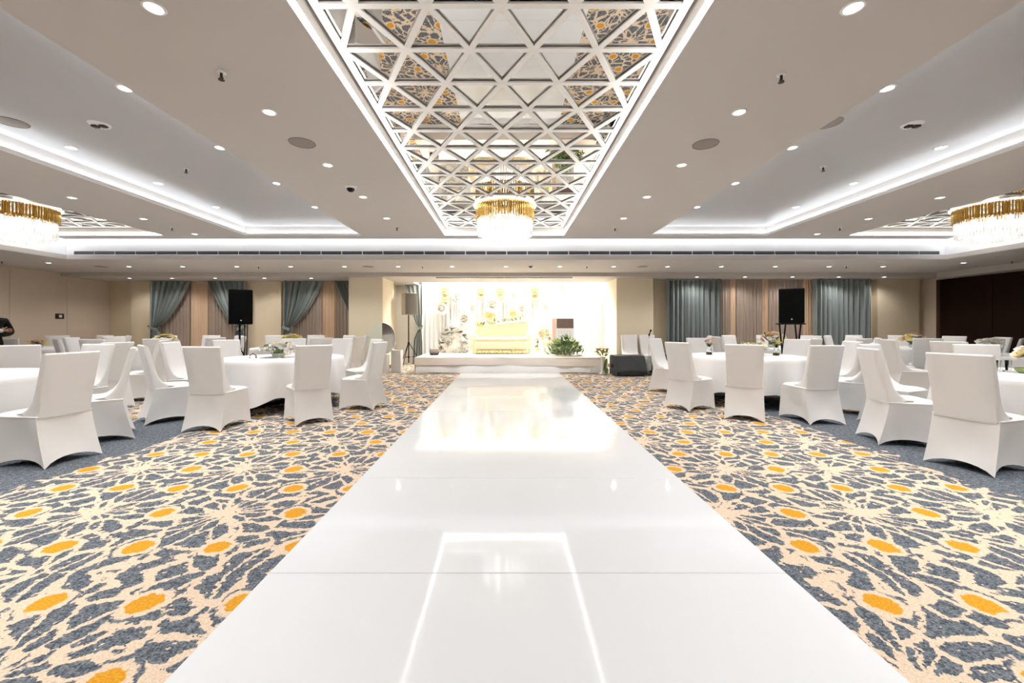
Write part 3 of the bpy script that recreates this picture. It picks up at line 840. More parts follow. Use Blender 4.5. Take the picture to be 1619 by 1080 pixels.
def bouquet(x, y, z, label, kinds, w_=.22, h=.2, n=16, group='table flower centrepieces', dish=True, seed=0, size=.07, leaves=8, lk='dark'):
    rnd = random.Random(seed + 31)
    t = thing('flower_centrepiece', label, 'flowers', (x, y, z), 0, group)
    if dish:
        MB().lathe([(.001, 0), (.07, 0), (.085, .02), (.10, .06), (.095, .065), (.08, .03), (.001, .02)], 18).build('dish', 'pot', t, smooth=50)
    for i in range(n):
        a = i * 2.399; rr = math.sqrt((i + .5) / n)
        px_, py_ = w_ * rr * math.cos(a), w_ * .8 * rr * math.sin(a)
        pz = .05 + h * math.sqrt(max(0.05, 1 - rr * rr * .85)) * rnd.uniform(.75, 1)
        if not dish:
            el = rnd.random() ** .9; ro = w_ * math.sqrt(max(.03, 1 - el ** 2.2))
            px_, py_, pz = ro * math.cos(a), ro * .8 * math.sin(a), .04 + h * el
        k = rnd.choice(kinds)
        put('blossom', BL[k], t, (px_, py_, pz), size * rnd.uniform(.8, 1.25), rx=-py_ / w_ * .9, ry=px_ / w_ * .9, rz=rnd.uniform(0, 6))
    for i in range(leaves):
        a = 2 * PI * i / leaves + rnd.uniform(-.3, .3)
        put('leaf', LF[lk], t, (.05 * math.cos(a), .05 * math.sin(a), .06 + rnd.uniform(0, h * .5)), (w_ * rnd.uniform(.45, .75) if dish else .16), rx=rnd.uniform(.1, .7), rz=a - PI / 2)
    if dish: MB().lathe([(.05, .03), (.08, .05), (.07, .05 + h * .25), (.001, .05 + h * .3)], 10).build('foliage_core', 'leaf', t, smooth=60)
    else: MB().lathe([(w_ * .85, 0), (w_ * .82, h * .3), (w_ * .68, h * .6), (w_ * .4, h * .85), (.001, h * .95)], 16, wob=lambda a_, j_: .03 * math.sin(5 * a_ + j_)).build('blossom_mass', 'petal_white', t, smooth=60)
    return t
ZTAB = .763
bouquet(T1[0] - .02, T1[1] - .1, ZTAB, 'low white flower mound on the left aisle table', ['white'], .27, .17, 44, seed=1, size=.062, leaves=6)
bouquet(T2[0] + .12, T2[1], ZTAB, 'low white blossom spray on the right aisle table', ['white', 'white', 'cream'], .26, .13, 18, seed=2)
bouquet(T4[0] + .12, T4[1] + .22, ZTAB, 'white flower bunch on right foreground table at frame edge', ['white', 'white', 'cream'], .25, .26, 22, seed=3)
bouquet(T5[0] + .1, T5[1], ZTAB, 'cream and yellow bouquet on the table by left curtain', ['cream', 'yellow', 'white'], .25, .25, 20, seed=4, leaves=12)
bouquet(T6[0] - .0, T6[1] - .1, ZTAB, 'pale yellow bouquet on the table behind left loudspeaker', ['cream', 'yellow'], .22, .26, 18, seed=5)
bouquet(T7[0] - .3, T7[1], ZTAB, 'tall cream bouquet on the table behind right loudspeaker', ['cream', 'white', 'pink'], .30, .30, 26, seed=6)
bouquet(T8[0] + .05, T8[1], ZTAB, 'yellow and blush bouquet before the right beige wall', ['yellow', 'pink', 'white'], .24, .27, 16, seed=7, leaves=14)
bouquet(T11[0] + .1, T11[1], ZTAB, 'small rust and cream flowers near the man in black', ['pink', 'yellow'], .15, .10, 10, seed=8)
bouquet(T12[0] - .2, T12[1], ZTAB, 'round white flower globe on table before dark wood wall', ['white', 'white'], .17, .22, 18, seed=9)

# glassware and small table things
def glass(x, y, z, label, group, h=.12, r=.026, m='glass'):
    t = MB().lathe([(.001, 0), (r * .8, 0), (r, h), (r * .93, h), (r * .74, .012), (.001, .012)], 16).build('glass_tumbler', m, None, (x, y, z), smooth=40)
    return tag(t, label, 'glass', group)
for i in range(6):
    glass(T4[0] - .33 + .057 * i, T4[1] + .38 + .02 * (i % 2), ZTAB, f'clear tumbler on right foreground table, {ORD[i]} from the left of the row', 'tumblers on the right foreground table')
def vase(x, y, label, kinds, seed):
    t = thing('glass_vase', label, 'vase', (x, y, ZTAB), 0, 'glass vases on the right aisle table')
    MB().lathe([(.001, 0), (.045, 0), (.05, .05), (.032, .12), (.038, .18), (.034, .18), (.028, .12), (.001, .06)], 18).build('vessel', 'glass', t, smooth=40)
    MB().lathe([(.001, .003), (.04, .004), (.044, .045), (.001, .046)], 16).build('water', 'amber', t, smooth=40)
    rnd = random.Random(seed)
    for i in range(7):
        a = i * 2.4; put('blossom', BL[rnd.choice(kinds)], t, (.045 * math.cos(a), .045 * math.sin(a), .19 + rnd.uniform(0, .09)), .045, rz=a)
    for i in range(5):
        a = i * 1.3; put('leaf', LF['light'], t, (0, 0, .13), .1, rx=.7, rz=a)
    return t
vase(T2[0] - .52, T2[1] + .15, 'glass vase of pink blossoms left on right aisle table', ['pink'], 3)
vase(T2[0] + .50, T2[1] - .05, 'glass vase of cream blossoms right on right aisle table', ['cream', 'white', 'pink'], 4)
# jug handle ring beside the left vase
t = thing('wire_lantern', 'gold wire lantern frame with glass ball, left aisle table', 'lantern', (T1[0] - .22, T1[1] + .35, ZTAB))
fr = MB()
for (a, b) in (((-.13, 0), (.13, 0)),):
    for z in (.01, .22): fr.tube([(-.13, -.05, z), (.13, -.05, z), (.13, .05, z), (-.13, .05, z), (-.13, -.05, z)], .004, 6)
for x in (-.13, .13):
    for y in (-.05, .05): fr.tube([(x, y, .005), (x, y, .225)], .004, 6)
fr.build('wire_frame', 'gold', t, smooth=50)
MB().lathe([(.001, -.06), (.042, -.042), (.06, 0), (.042, .042), (.001, .06)], 18).build('glass_ball', 'glass', t, (-.05, 0, .12), smooth=60)
MB().tube([(-.05, 0, .18), (-.05, 0, .222)], .003, 6).build('hook', 'gold', t)
t = MB().tube([(-.05, 0, .004), (-.045, 0, .05), (0, 0, .075), (.045, 0, .05), (.05, 0, .004)], .009, 8).build('napkin_ring', 'wood_trim', None, (T1[0] - .27, T1[1] - .35, ZTAB), smooth=60)
tag(t, 'small dark arched ring standing on the left aisle table', 'napkin ring')
t = MB().lathe([(.001, 0), (.05, 0), (.08, .035), (.085, .055), (.078, .055), (.05, .015), (.001, .012)], 20).build('bowl', 'leaf_light', None, (T4[0] - .1, T4[1] + .2, ZTAB), smooth=50)
tag(t, 'small green bowl beside the tumblers, right foreground table', 'bowl')
t = MB().add([(-.1, -.05, 0), (.1, -.05, 0), (.1, 0, .13), (-.1, 0, .13), (-.1, .05, 0), (.1, .05, 0), (-.1, -.046, 0), (.1, -.046, 0), (.1, 0, .125), (-.1, 0, .125), (-.1, .046, 0), (.1, .046, 0)],
             [(0, 1, 2, 3), (3, 2, 5, 4), (7, 6, 9, 8), (8, 9, 10, 11), (0, 6, 7, 1), (4, 5, 11, 10), (0, 3, 9, 6), (3, 4, 10, 9), (1, 7, 8, 2), (2, 8, 11, 5)]).build('tent_card', 'paper', None, (T4[0] - .12, T4[1] - .03, ZTAB), R(20))
tag(t, 'white folded tent card on right foreground table', 'card')

# ------------------------------------------------------------------ loudspeakers
def cabinet(t, z, w_, d, h, rz=0, mc='black_rubber', mg='black'):
    hb = MB()
    # trapezoid cabinet, narrower at the back
    vs = []
    for zz in (0, h):
        vs += [(-w_ / 2, -d / 2, zz), (w_ / 2, -d / 2, zz), (w_ * .36, d / 2, zz), (-w_ * .36, d / 2, zz)]
    hb.add([(a, b, c + z) for a, b, c in vs], [(0, 3, 2, 1), (4, 5, 6, 7), (0, 1, 5, 4), (1, 2, 6, 5), (2, 3, 7, 6), (3, 0, 4, 7)])
    o = hb.build('cabinet', mc, t)
    md = o.modifiers.new('bevel', 'BEVEL'); md.width = .018; md.segments = 2; o.rotation_euler = (0, 0, rz)
    g = MB().grid(lambda u, v: ((u - .5) * (w_ - .03), -d / 2 - .004 - .012 * (1 - (2 * u - 1) ** 4), z + .018 + v * (h - .036)), 8, 6).build('front_grille', mg, t, smooth=70)
    g.rotation_euler = (0, 0, rz)
    b = MB().lathe([(.001, 0), (.014, .001), (.016, .004)], 14)
    b.v = [(x, -d / 2 - .022 + zz, z + .075 + y) for x, y, zz in b.v]
    q = b.build('badge', 'chrome', t); q.rotation_euler = (0, 0, rz)
    return o
def tripod(t, z, spread=.45, knee=.75, m='black_rubber', lean=0):
    MB().tube([(0, 0, .12), (0, 0, z)], .018, 10).build('pole', m, t, smooth=50)
    MB().lathe([(.001, knee - .04), (.03, knee - .04), (.032, knee + .04), (.001, knee + .04)], 12).build('collar', m, t, smooth=50)
    MB().lathe([(.001, .27), (.026, .27), (.026, .33), (.001, .33)], 12).build('lower_collar', m, t, smooth=50)
    for k in range(3):
        a = R(100 + 120 * k)
        MB().tube([(.02 * math.cos(a), .02 * math.sin(a), knee), (spread * math.cos(a), spread * math.sin(a), .02)], .011, 8).build('leg', m, t, smooth=50)
        MB().tube([(.02 * math.cos(a), .02 * math.sin(a), .30), (spread * .6 * math.cos(a), spread * .6 * math.sin(a), .02 + (knee - .02) * .4)], .007, 6).build('brace', m, t, smooth=50)
t = thing('loudspeaker', 'black loudspeaker on a pole stand before the left curtains', 'loudspeaker', (-5.13, 7.98, 0), R(39), 'loudspeakers on stands')
cabinet(t, 1.285, .40, .36, .665); tripod(t, 1.29, .42, .8)
MB().tube([(.09, .12, 1.3), (.10, .13, .9), (.07, .1, .45), (.1, .1, .02)], .008, 6).build('cable', 'black', t, smooth=50)
MB().tube([(.145, .12, 1.3), (.135, .14, .8), (.12, .13, .4), (.18, .2, .01)], .008, 6).build('cable', 'black', t, smooth=50)
t = thing('loudspeaker', 'black loudspeaker on a splayed leg stand before right curtains', 'loudspeaker', (5.52, 8.05, 0), R(-27), 'loudspeakers on stands')
cabinet(t, 1.31, .42, .38, .665)
MB().bevel_box(-.22, .22, -.2, .2, 1.285, 1.31, .006).build('stand_plate', 'black_rubber', t)
for (xa, xb, ya, yb) in ((-.19, -.08, -.15, -.1), (-.06, -.17, .12, .16), (.06, .17, -.15, -.1), (.19, .08, .12, .16)):
    MB().tube([(xa, ya, 1.29), (xb, yb, .012)], .014, 8).build('leg', 'black_rubber', t, smooth=50)
MB().tube([(-.11, -.11, .4), (.125, -.11, .4)], .01, 8).build('crossbar', 'black_rubber', t, smooth=50)
t = thing('loudspeaker', 'black loudspeaker paled by painted flare, on tall tripod between pillar and stage', 'loudspeaker', (-3.02, 12.85, 0), R(38), 'loudspeakers on stands')
cabinet(t, 1.60, .42, .40, .68, 0, 'flared_box', 'flared_grille'); tripod(t, 1.61, .42, .72)

# stage monitors
def wedge(x, y, rz, label):
    t = thing('stage_monitor', label, 'stage monitor', (x, y, 0), rz, 'floor monitors right of the stage')
    prof = [(-.30, .02), (-.32, .12), (-.10, .50), (.16, .52), (.26, .46), (.26, .02)]
    n = len(prof)
    vs = [(sx * .40, py, pz) for sx in (-1, 1) for py, pz in prof]
    o = MB().add(vs, [tuple(range(n)), tuple(reversed(range(n, 2 * n)))] + [(i, (i + 1) % n, n + (i + 1) % n, n + i) for i in range(n)]).build('cabinet', 'monitor', t)
    md = o.modifiers.new('bevel', 'BEVEL'); md.width = .016; md.segments = 2
    d = Vector((0, .22, .38)).normalized(); nn = Vector((0, -d.z, d.y))
    a = Vector((0, -.32, .12)) + nn * .004
    MB().grid(lambda u, v: ((u - .5) * .72, a.y + d.y * .44 * (.06 + .88 * v) + nn.y * .01 * math.sin(PI * u), a.z + d.z * .44 * (.06 + .88 * v) + nn.z * .01 * math.sin(PI * u)), 6, 5).build('front_grille', 'monitor', t, smooth=60)
    for s in (-1, 1):
        MB().bevel_box(s * .404 - .006, s * .404 + .006, -.06, .08, .2, .28, .004).build('handle', 'black', t)
wedge(ax(993, 10.6), 10.62, R(4), 'black wedge monitor on floor next to the stage')
wedge(4.22, 10.72, R(-28), 'black wedge monitor further right, angled towards chairs')

# spare chairs, microphone
chair(ax(1000, 11.3), 11.43, R(-95), 'lone white covered chair behind the left wedge monitor', 'spare chairs by the right pillar')
chair(ax(1032, 11.3), 11.43, R(-84), 'lone white covered chair behind the microphone stand', 'spare chairs by the right pillar')
t = thing('microphone_stand', 'slim chrome microphone stand between the wedge monitors', 'microphone', (3.66, 10.6, 0))
MB().lathe([(.001, 0), (.13, 0), (.13, .015), (.02, .03), (.012, .04)], 20).build('base', 'black_rubber', t, smooth=40)
MB().tube([(0, 0, .03), (0, 0, 1.02)], .009, 8).build('pole', 'chrome', t, smooth=40)
MB().tube([(0, 0, 1.0), (.0, -.05, 1.06)], .014, 8).build('clip', 'black_rubber', t, smooth=40)
MB().tube([(.0, .03, 1.02), (0, -.1, 1.12), (0, -.125, 1.14), (0, -.15, 1.155)], [.011, .014, .024, .018], 10).build('microphone', 'black', t, smooth=60)

# round welcome mirror on a plinth by the left pillar
t = thing('round_mirror', 'round half frosted standing mirror on plinth by left pillar', 'mirror', (ax(601, 11.0), 11.05, 0), R(-8))
zc, rr = .915, .43
def disc_part(name, a0, a1, m):
    k = 24; pts = [(rr * math.cos(a0 + (a1 - a0) * i / k), rr * math.sin(a0 + (a1 - a0) * i / k)) for i in range(k + 1)]
    vs = [(x, -.012, zc + z) for x, z in pts] + [(x, .012, zc + z) for x, z in pts]; n = k + 1
    MB().add(vs, [tuple(range(n)), tuple(reversed(range(n, 2 * n)))] + [(i, (i + 1) % n, n + (i + 1) % n, n + i) for i in range(n)]).build(name, m, t)
disc_part('frosted_half', R(84), R(276), 'frost')
disc_part('mirror_half', R(-84), R(84), 'chrome')
MB().bevel_box(-.2, .2, -.06, .10, 0, .5, .006).build('plinth', 'pot', t)
t = thing('white_pedestal', 'plain white pedestal box at the foot of left pillar', 'pedestal', (ax(627, 11.3), 11.35, 0))
MB().bevel_box(-.14, .14, -.14, .14, 0, .02, .003).build('base', 'pot', t)
MB().bevel_box(-.13, .13, -.13, .13, .02, .60, .005).build('body', 'pot', t)

# ------------------------------------------------------------------ curtains
def drape_fn(y, z0, z1, xl, xr, folds, amp, seed=0):
    rnd = random.Random(seed); ph = rnd.uniform(0, 6)
    def f(u, v):
        z = z0 + (z1 - z0) * v
        a, b = xl(z), xr(z)
        uu = u + .012 * math.sin(u * 17 + ph)
        amp_ = amp * (1 - .25 * math.sin(3 * v + u * 5 + ph))
        return (a + (b - a) * u, y + amp_ * math.sin(2 * PI * folds * uu + ph) + .3 * amp_ * math.sin(2 * PI * folds * 2.3 * u + ph * 2), z)
    return f
def straight(y, x0, x1, label, m='teal', folds=10, amp=.035, z1=ZL2 - .005, seed=0, group=None):
    t = thing('curtain', label, 'curtain', ((x0 + x1) / 2, y, 0), 0, group); c = (x0 + x1) / 2
    MB().grid(drape_fn(0, .01, z1, lambda z: x0 - c, lambda z: x1 - c, folds, amp, seed), int(folds * 10), 6).build('drape', m, t, smooth=70)
    MB().box(x0 - c, x1 - c, -.012, .012, z1 - .05, z1 - .002).build('heading', m, t)
    return t
def tied(y, x0, x1, side, label, zt=1.22, folds=7, amp=.06, z1=ZL2 - .005, seed=0, group='teal tied back curtains', tie=.2):
    c = x0 if side < 0 else x1
    W = x1 - x0
    t = thing('curtain', label, 'curtain', (c, y, 0), 0, group)
    def free(z):
        if z >= zt:
            q = (z - zt) / (z1 - zt); return tie + (W - tie) * (q ** .62)
        q = (zt - z) / zt; return tie + .16 * min(1, q * 3) + .05 * q
    def fixed(z):
        q = 1 - abs(z - zt) / .45
        return .06 * max(0, q)
    if side < 0: xl, xr = (lambda z: fixed(z)), (lambda z: free(z))
    else: xl, xr = (lambda z: -free(z)), (lambda z: -fixed(z))
    MB().grid(drape_fn(0, .01, z1, xl, xr, folds, amp, seed), folds * 12, 28).build('drape', 'teal', t, smooth=70)
    s = -side
    bd = MB()
    ring = [(s * .02, -.075), (s * (tie + .03), -.08), (s * (tie + .05), 0), (s * (tie + .03), .06), (s * .02, .06)]
    for dz in (0,):
        vs = [(x, yy, zt + .02 - .07 * abs(x) / tie + h) for h in (-.045, .045) for x, yy in ring]
        n = len(ring); bd.add(vs, [(i, i + 1, n + i + 1, n + i) for i in range(n - 1)])
    bd.build('tieback', 'teal', t, smooth=70)
    MB().lathe([(.001, 0), (.02, .0), (.026, .03), (.001, .045)], 10).build('holdback_knob', 'dark_metal', t, (s * .0, -.05, zt + .02), smooth=60)
    return t
YL = 12.46
gL = 'curtains on the left rear wall'
tied(YL, ax(237, YL), ax(301, YL), -1, 'teal curtain tied to the left, leftmost on rear wall', seed=1, group=gL)
tied(YL, ax(330, YL), ax(389, YL), 1, 'teal curtain tied to the right behind left loudspeaker', seed=2, group=gL)
tied(YL, ax(447, YL), ax(511, YL), -1, 'teal curtain tied to the left, second window, lamp lit', seed=3, group=gL)
tied(YL, ax(527, YL), ax(586, YL), 1, 'teal curtain tied to the right beside left pillar', seed=4, group=gL)
gS = 'sheer curtains on the left rear wall'
YS = 12.63
straight(YS, ax(252, YS), ax(301.5, YS), 'taupe sheer curtain behind the leftmost teal curtain', 'taupe_sheer', 9, .02, seed=5, group=gS)
straight(YS, ax(302.5, YS), ax(329, YS), 'peach sheer curtain in the middle of leftmost window', 'peach_sheer', 6, .015, seed=6, group=gS)
straight(YS, ax(330, YS), ax(380, YS), 'taupe sheer curtain left of the black loudspeaker', 'taupe_sheer', 9, .02, seed=7, group=gS)
straight(YS, ax(462, YS), ax(509, YS), 'taupe sheer curtain behind the second left tied curtain', 'taupe_sheer', 9, .02, seed=8, group=gS)
straight(YS, ax(510, YS), ax(529.5, YS), 'peach sheer curtain in the middle of second window', 'peach_sheer', 6, .015, seed=9, group=gS)
straight(YS, ax(530.5, YS), ax(570, YS), 'taupe sheer curtain next to the left pillar', 'taupe_sheer', 8, .02, seed=10, group=gS)
YRc = 11.95
gR = 'curtains on the right rear wall'
straight(YRc, ax(1053, YRc), ax(1140, YRc), 'long teal curtain hanging straight left of right window', 'teal', 11, .062, seed=11, group=gR)
straight(YRc, ax(1285, YRc), ax(1377, YRc), 'long teal curtain hanging straight right of right window', 'teal', 11, .062, seed=12, group=gR)
YS2 = 12.06
straight(YS2, ax(1136, YS2), ax(1154.5, YS2), 'narrow taupe sheer at left of right window', 'taupe_sheer', 4, .02, seed=13, group=gR)
straight(YS2, ax(1155.5, YS2), ax(1163, YS2), 'narrow peach sheer at left of right window', 'peach_sheer', 2, .015, seed=14, group=gR)
straight(YS2, ax(1164, YS2), ax(1204.5, YS2), 'taupe sheer panel in the middle of right window', 'taupe_sheer', 8, .02, seed=15, group=gR)
straight(YS2, ax(1205.5, YS2), ax(1214.5, YS2), 'narrow peach sheer left of the right loudspeaker', 'peach_sheer', 3, .015, seed=16, group=gR)
straight(YS2, ax(1215.5, YS2), ax(1269, YS2), 'taupe sheer panel behind the right loudspeaker', 'taupe_sheer', 9, .02, seed=17, group=gR)
straight(YS2, ax(1270, YS2), ax(1288, YS2), 'peach sheer at right end of right window', 'peach_sheer', 4, .015, seed=18, group=gR)
tied(13.6, ax(640, 13.6), ax(668, 13.6), 1, 'teal curtain tied back behind the flare-paled tripod loudspeaker', seed=19, folds=4, amp=.03, tie=.12)
# wall switch
t = thing('wall_switch', 'small dark switch plate on the left wall', 'switch', (WL + .001, 11.32, az(500, 11.32)))
MB().bevel_box(0, .012, -.11, .11, -.07, .07, .004).build('plate', 'dark_metal', t)
MB().bevel_box(.012, .02, -.03, .05, -.035, .035, .003).build('rocker', 'paper', t)

# ------------------------------------------------------------------ stage
SX0, SX1, SY0, SZ = -2.45, 2.62, 11.06, .42
t = thing('stage', 'low white draped stage platform at the end of aisle', 'stage', (0, 0, 0))
MB().bevel_box(SX0, SX1, SY0 + .02, 13.66, SZ - .04, SZ, .012).build('deck', 'stagecloth', t)
MB().box(SX0 + .06, SX1 - .06, SY0 + .1, 13.6, 0, SZ - .04).build('riser', 'black_rubber', t)
def sk(u, v):
    x = SX0 + (SX1 - SX0) * u
    return (x, SY0 + .012 - .012 * math.sin(u * 9) * (1 - v) - .01 * math.sin(u * 31 + 2) * (1 - v), .20 + .02 * math.sin(u * 5) + v * (SZ - .02 - .20))
MB().grid(sk, 60, 4).build('upper_skirt', 'stagecloth', t, smooth=70)
def sk2(u, v):
    x = SX0 + .03 + (SX1 - SX0 - .03) * u
    return (x, SY0 + .04 - .05 * (1 - v) - .018 * math.sin(u * 40 + 3 * math.sin(u * 7)) * (1 - v), .005 + .012 * math.sin(u * 13) ** 2 + v * .23)
MB().grid(sk2, 90, 4).build('lower_skirt', 'white_drape', t, smooth=70)
MB().grid(lambda u, v: (SX1 + .01 + .04 * (1 - v) + .01 * math.sin(u * 20), SY0 + .05 + 2.5 * u, .01 + v * (SZ - .04)), 30, 4).build('side_skirt', 'white_drape', t, smooth=70)
MB().grid(lambda u, v: (SX0 - .005 - .02 * (1 - v) + .008 * math.sin(u * 20), SY0 + .16 + 2.4 * u, .01 + v * (SZ - .04)), 30, 4).build('side_skirt', 'stagecloth', t, smooth=70)
MB().grid(lambda u, v: (SX1 - .38 + .46 * u, SY0 - .03 - .09 * (1 - v) * u - .02 * math.sin(u * 12), .006 + v * (.10 + .24 * u)), 16, 5).build('cloth_corner', 'white_drape', t, smooth=70)

# backdrop
YD = 13.72
t = thing('stage_backdrop', 'white pleated drape backdrop wall behind the sofa', 'backdrop', (0, YD, 0))
nb = 8
for k in range(nb):
    a, b = -2.78 + k * .74, -2.78 + (k + 1) * .74
    MB().grid(drape_fn(0, .0, 2.86, lambda z: a, lambda z: b, 5, .02, k), 50, 5).build('drape_panel', 'white_drape', t, smooth=70)
MB().box(-2.8, 3.14, -.03, .03, 2.84, 2.9).build('header_rail', 'white_drape', t)
t = thing('backdrop_frame', 'cream frame post on the right of the stage backdrop', 'frame', (ax(953, 13.4), 13.4, 0))
MB().bevel_box(-.05, .05, -.05, .05, 0, 2.55, .006).build('post', 'pillar', t)
MB().bevel_box(-.09, .09, -.09, .09, 0, .03, .006).build('foot', 'pillar', t)

# large paper flowers on the backdrop
PF = blossom_mesh('petal_white', 4, 9); PFc = blossom_mesh('petal_cream', 4, 9)
pf = [(703, 463, 15, 1), (722, 470, 9, 0), (760, 463, 13, 1), (790, 463, 13, 1), (812, 467, 10, 0), (846, 464, 15, 1), (746, 487, 9, 0), (778, 482, 13, 0),
      (825, 488, 9, 0), (697, 488, 11, 0), (773, 502, 9, 1), (811, 498, 9, 1), (733, 505, 13, 0), (866, 463, 9, 0), (888, 457, 9, 1), (862, 487, 8, 0)]
for i, (px, py, r_, kd) in enumerate(pf):
    order = sorted(range(len(pf)), key=lambda j: pf[j][0]).index(i)
    lab = f"large {'cream' if kd else 'white'} paper flower on the stage backdrop, {ORD[order]} from the left"
    t = thing('paper_flower', lab, 'paper flower', (ax(px, 13.5), 13.62, az(py, 13.5)), 0, 'paper flowers on the stage backdrop')
    o = obj('petals', PFc if kd else PF, t); s_ = r_ * 13.5 / F; o.scale = (s_, s_, s_ * .7); o.rotation_euler = (R(90), i * .4, 0)
    MB().lathe([(.001, -.06), (.09 * s_ * 3, -.03), (.001, 0)], 10).build('centre', 'petal_yellow' if kd else 'petal_cream', t, (0, -.2 * s_, 0), smooth=60)
# hanging bead strands
for i, px in enumerate((712, 721, 755, 763, 795, 800, 842, 882)):
    t = MB().tube([(0, 0, 2.5), (0.004, 0, 1.9), (0, 0, az(505, 13.5))], .008, 6).build('hanging_strand', 'gold', None, (ax(px, 13.5), 13.56, 0))
    tag(t, f'thin hanging strand on the stage backdrop, {ORD[i]} from the left', 'strand', 'hanging strands on the stage backdrop')

# sofa
sx0, sx1, ys = ax(750, 13.0), ax(836, 13.0), 12.75
sw = sx1 - sx0
t = thing('sofa', 'cream two seat sofa with sloping back on the stage', 'sofa', ((sx0 + sx1) / 2, ys, SZ))
h = sw / 2
MB().bevel_box(-h + .04, h - .04, -.32, .3, .10, .40, .04).build('base', 'sofa', t)
MB().bevel_box(-h + .06, h - .06, -.36, .2, .40, .50, .045).build('seat_cushion', 'sofa', t)
bk = MB()
def bkf(u, v):
    x = -h + .04 + (2 * h - .08) * u
    top = .80 + .20 * u
    return (x, .10 + .10 * v - .03 * math.sin(PI * u), .48 + v * (top - .48))
bk.grid(bkf, 16, 8)
n0 = len(bk.v)
bk.grid(lambda u, v: (-h + .04 + (2 * h - .08) * u, .30 + .04 * v, .1 + v * (.70 + .20 * u)), 16, 8)
bk.grid(lambda u, v: (-h + .04 + (2 * h - .08) * u, .20 - .03 * math.sin(PI * u) * (1 - v) + .14 * v, .80 + .20 * u + .03 * math.sin(PI * v)), 16, 4)
bk.build('backrest', 'sofa', t, smooth=60)
for s in (-1, 1):
    MB().lathe([(.001, 0), (.11, .0), (.13, .05), (.13, .36), (.11, .46), (.001, .48)], 18).build('arm', 'sofa', t, (s * (h - .02), -.05, .10), smooth=60)
    for y in (-.25, .24):
        MB().lathe([(.02, 0), (.03, .1)], 10).build('leg', 'gold', t, (s * (h - .12), y, 0), smooth=40)
rnd = random.Random(5)
t = thing('flower_garland', 'cream flower garland along the top of sofa back', 'garland', ((sx0 + sx1) / 2, ys + .22, SZ))
for i in range(20):
    u = i / 19; x = -h + .1 + (2 * h - .3) * u
    put('blossom', BL[rnd.choice(('cream', 'white', 'yellow'))], t, (x, rnd.uniform(-.06, .02), .83 + .20 * u + rnd.uniform(.02, .14)), rnd.uniform(.07, .1), rx=.9, rz=rnd.uniform(-.5, .5))
for i in range(22):
    u = i / 21; x = -h + .08 + (2 * h - .26) * u
    put('leaf', LF['dark'], t, (x, -.08, .82 + .20 * u + rnd.uniform(0, .08)), rnd.uniform(.08, .14), rx=rnd.uniform(.2, 1.2), rz=rnd.uniform(-2.4, 2.4))
t = thing('flower_garland', 'low leafy flower garland along the sofa base', 'garland', ((sx0 + sx1) / 2, ys - .46, SZ))
for i in range(34):
    x = -h + .02 + (2 * h - .06) * i / 33
    put('leaf', LF[rnd.choice(('dark', 'light'))], t, (x, rnd.uniform(-.04, .04), .02), rnd.uniform(.09, .14), rx=rnd.uniform(.5, 1.3), rz=rnd.uniform(-1.5, 1.5))
    if i % 2: put('blossom', BL[rnd.choice(('cream', 'yellow'))], t, (x, -.04, .07), .055, rx=.8)
# white flower mounds either side of the sofa
bouquet(ax(718, 13.2), 13.2, SZ, 'tall white flower bank on stage left of the sofa', ['white'], .46, .80, 170, group='white flower banks on the stage', dish=False, seed=20, size=.10, leaves=5, lk='light')
bouquet(ax(860, 13.2), 13.2, SZ, 'white flower bank on stage right of the sofa', ['white', 'white', 'white', 'cream'], .26, .72, 100, group='white flower banks on the stage', dish=False, seed=21, size=.085, leaves=5, lk='light')

# welcome board
YBd = 12.2
t = thing('welcome_board', 'brown and white printed welcome board on the stage', 'sign', (ax(890, YBd), YBd, SZ), R(2))
bw = (908 - 873) / 2 * YBd / F; zt = az(503, YBd) - SZ; zb = az(545, YBd) - SZ
MB().bevel_box(-bw, bw, 0, .03, zb - .3, zt, .004).build('board', 'paper', t)
MB().box(-bw + .14, bw - .012, -.004, -.001, zt - .30, zt - .015).build('brown_panel', 'brown_print', t)
MB().box(-bw + .01, -bw + .12, -.004, -.001, zb - .2, zt - .015).build('pink_strip', 'petal_pink', t)
for k in range(5):
    u = -bw + .18 + .085 * k
    MB().tube([(u, -.004, zt - .36), (u + .03, -.004, zt - .42), (u, -.004, zt - .47), (u + .04, -.004, zt - .53)], .005, 5).build('script_stroke', 'print_grey', t)
for x in (-bw + .1, bw - .1):
    MB().tube([(x, .015, zb), (x, .10, 0)], .014, 8).build('easel_leg', 'wood_trim', t)
def shrub(x, y, z, label, w_, h_, n, lk=('dark', 'light'), seed=0, size=.16, kind='plant'):
    rnd = random.Random(seed)
    t = thing('leafy_plant', label, kind, (x, y, z))
    for i in range(n):
        a = i * 2.399; q = math.sqrt(rnd.random()); el = rnd.random()
        p = (w_ * q * math.cos(a) * (1 - .5 * el ** 2), .6 * w_ * q * math.sin(a), .02 + h_ * el * (1 - .35 * q))
        put('leaf', LF[rnd.choice(lk)], t, p, size * rnd.uniform(.6, 1.2), rx=rnd.uniform(-.3, 1.1), rz=a - PI / 2 + rnd.uniform(-.9, .9))
    for i in range(6):
        a = i * 1.05
        MB().tube([(0, 0, 0), (w_ * .4 * math.cos(a), w_ * .3 * math.sin(a), h_ * .7)], .006, 5).build('stem', 'bark', t)
    return t
shrub(ax(894, 11.65), 11.65, SZ, 'bushy green plant at the front of stage', .47, .55, 280, seed=2, size=.17)
t = thing('flower_stand', 'green floral arrangement in white vase beside the stage', 'flowers', (2.5, 10.7, 0))
MB().lathe([(.001, 0), (.09, 0), (.10, .02), (.05, .08), (.045, .35), (.075, .46), (.068, .46), (.03, .35), (.001, .3)], 18).build('vase', 'pot', t, smooth=50)
rnd = random.Random(9)
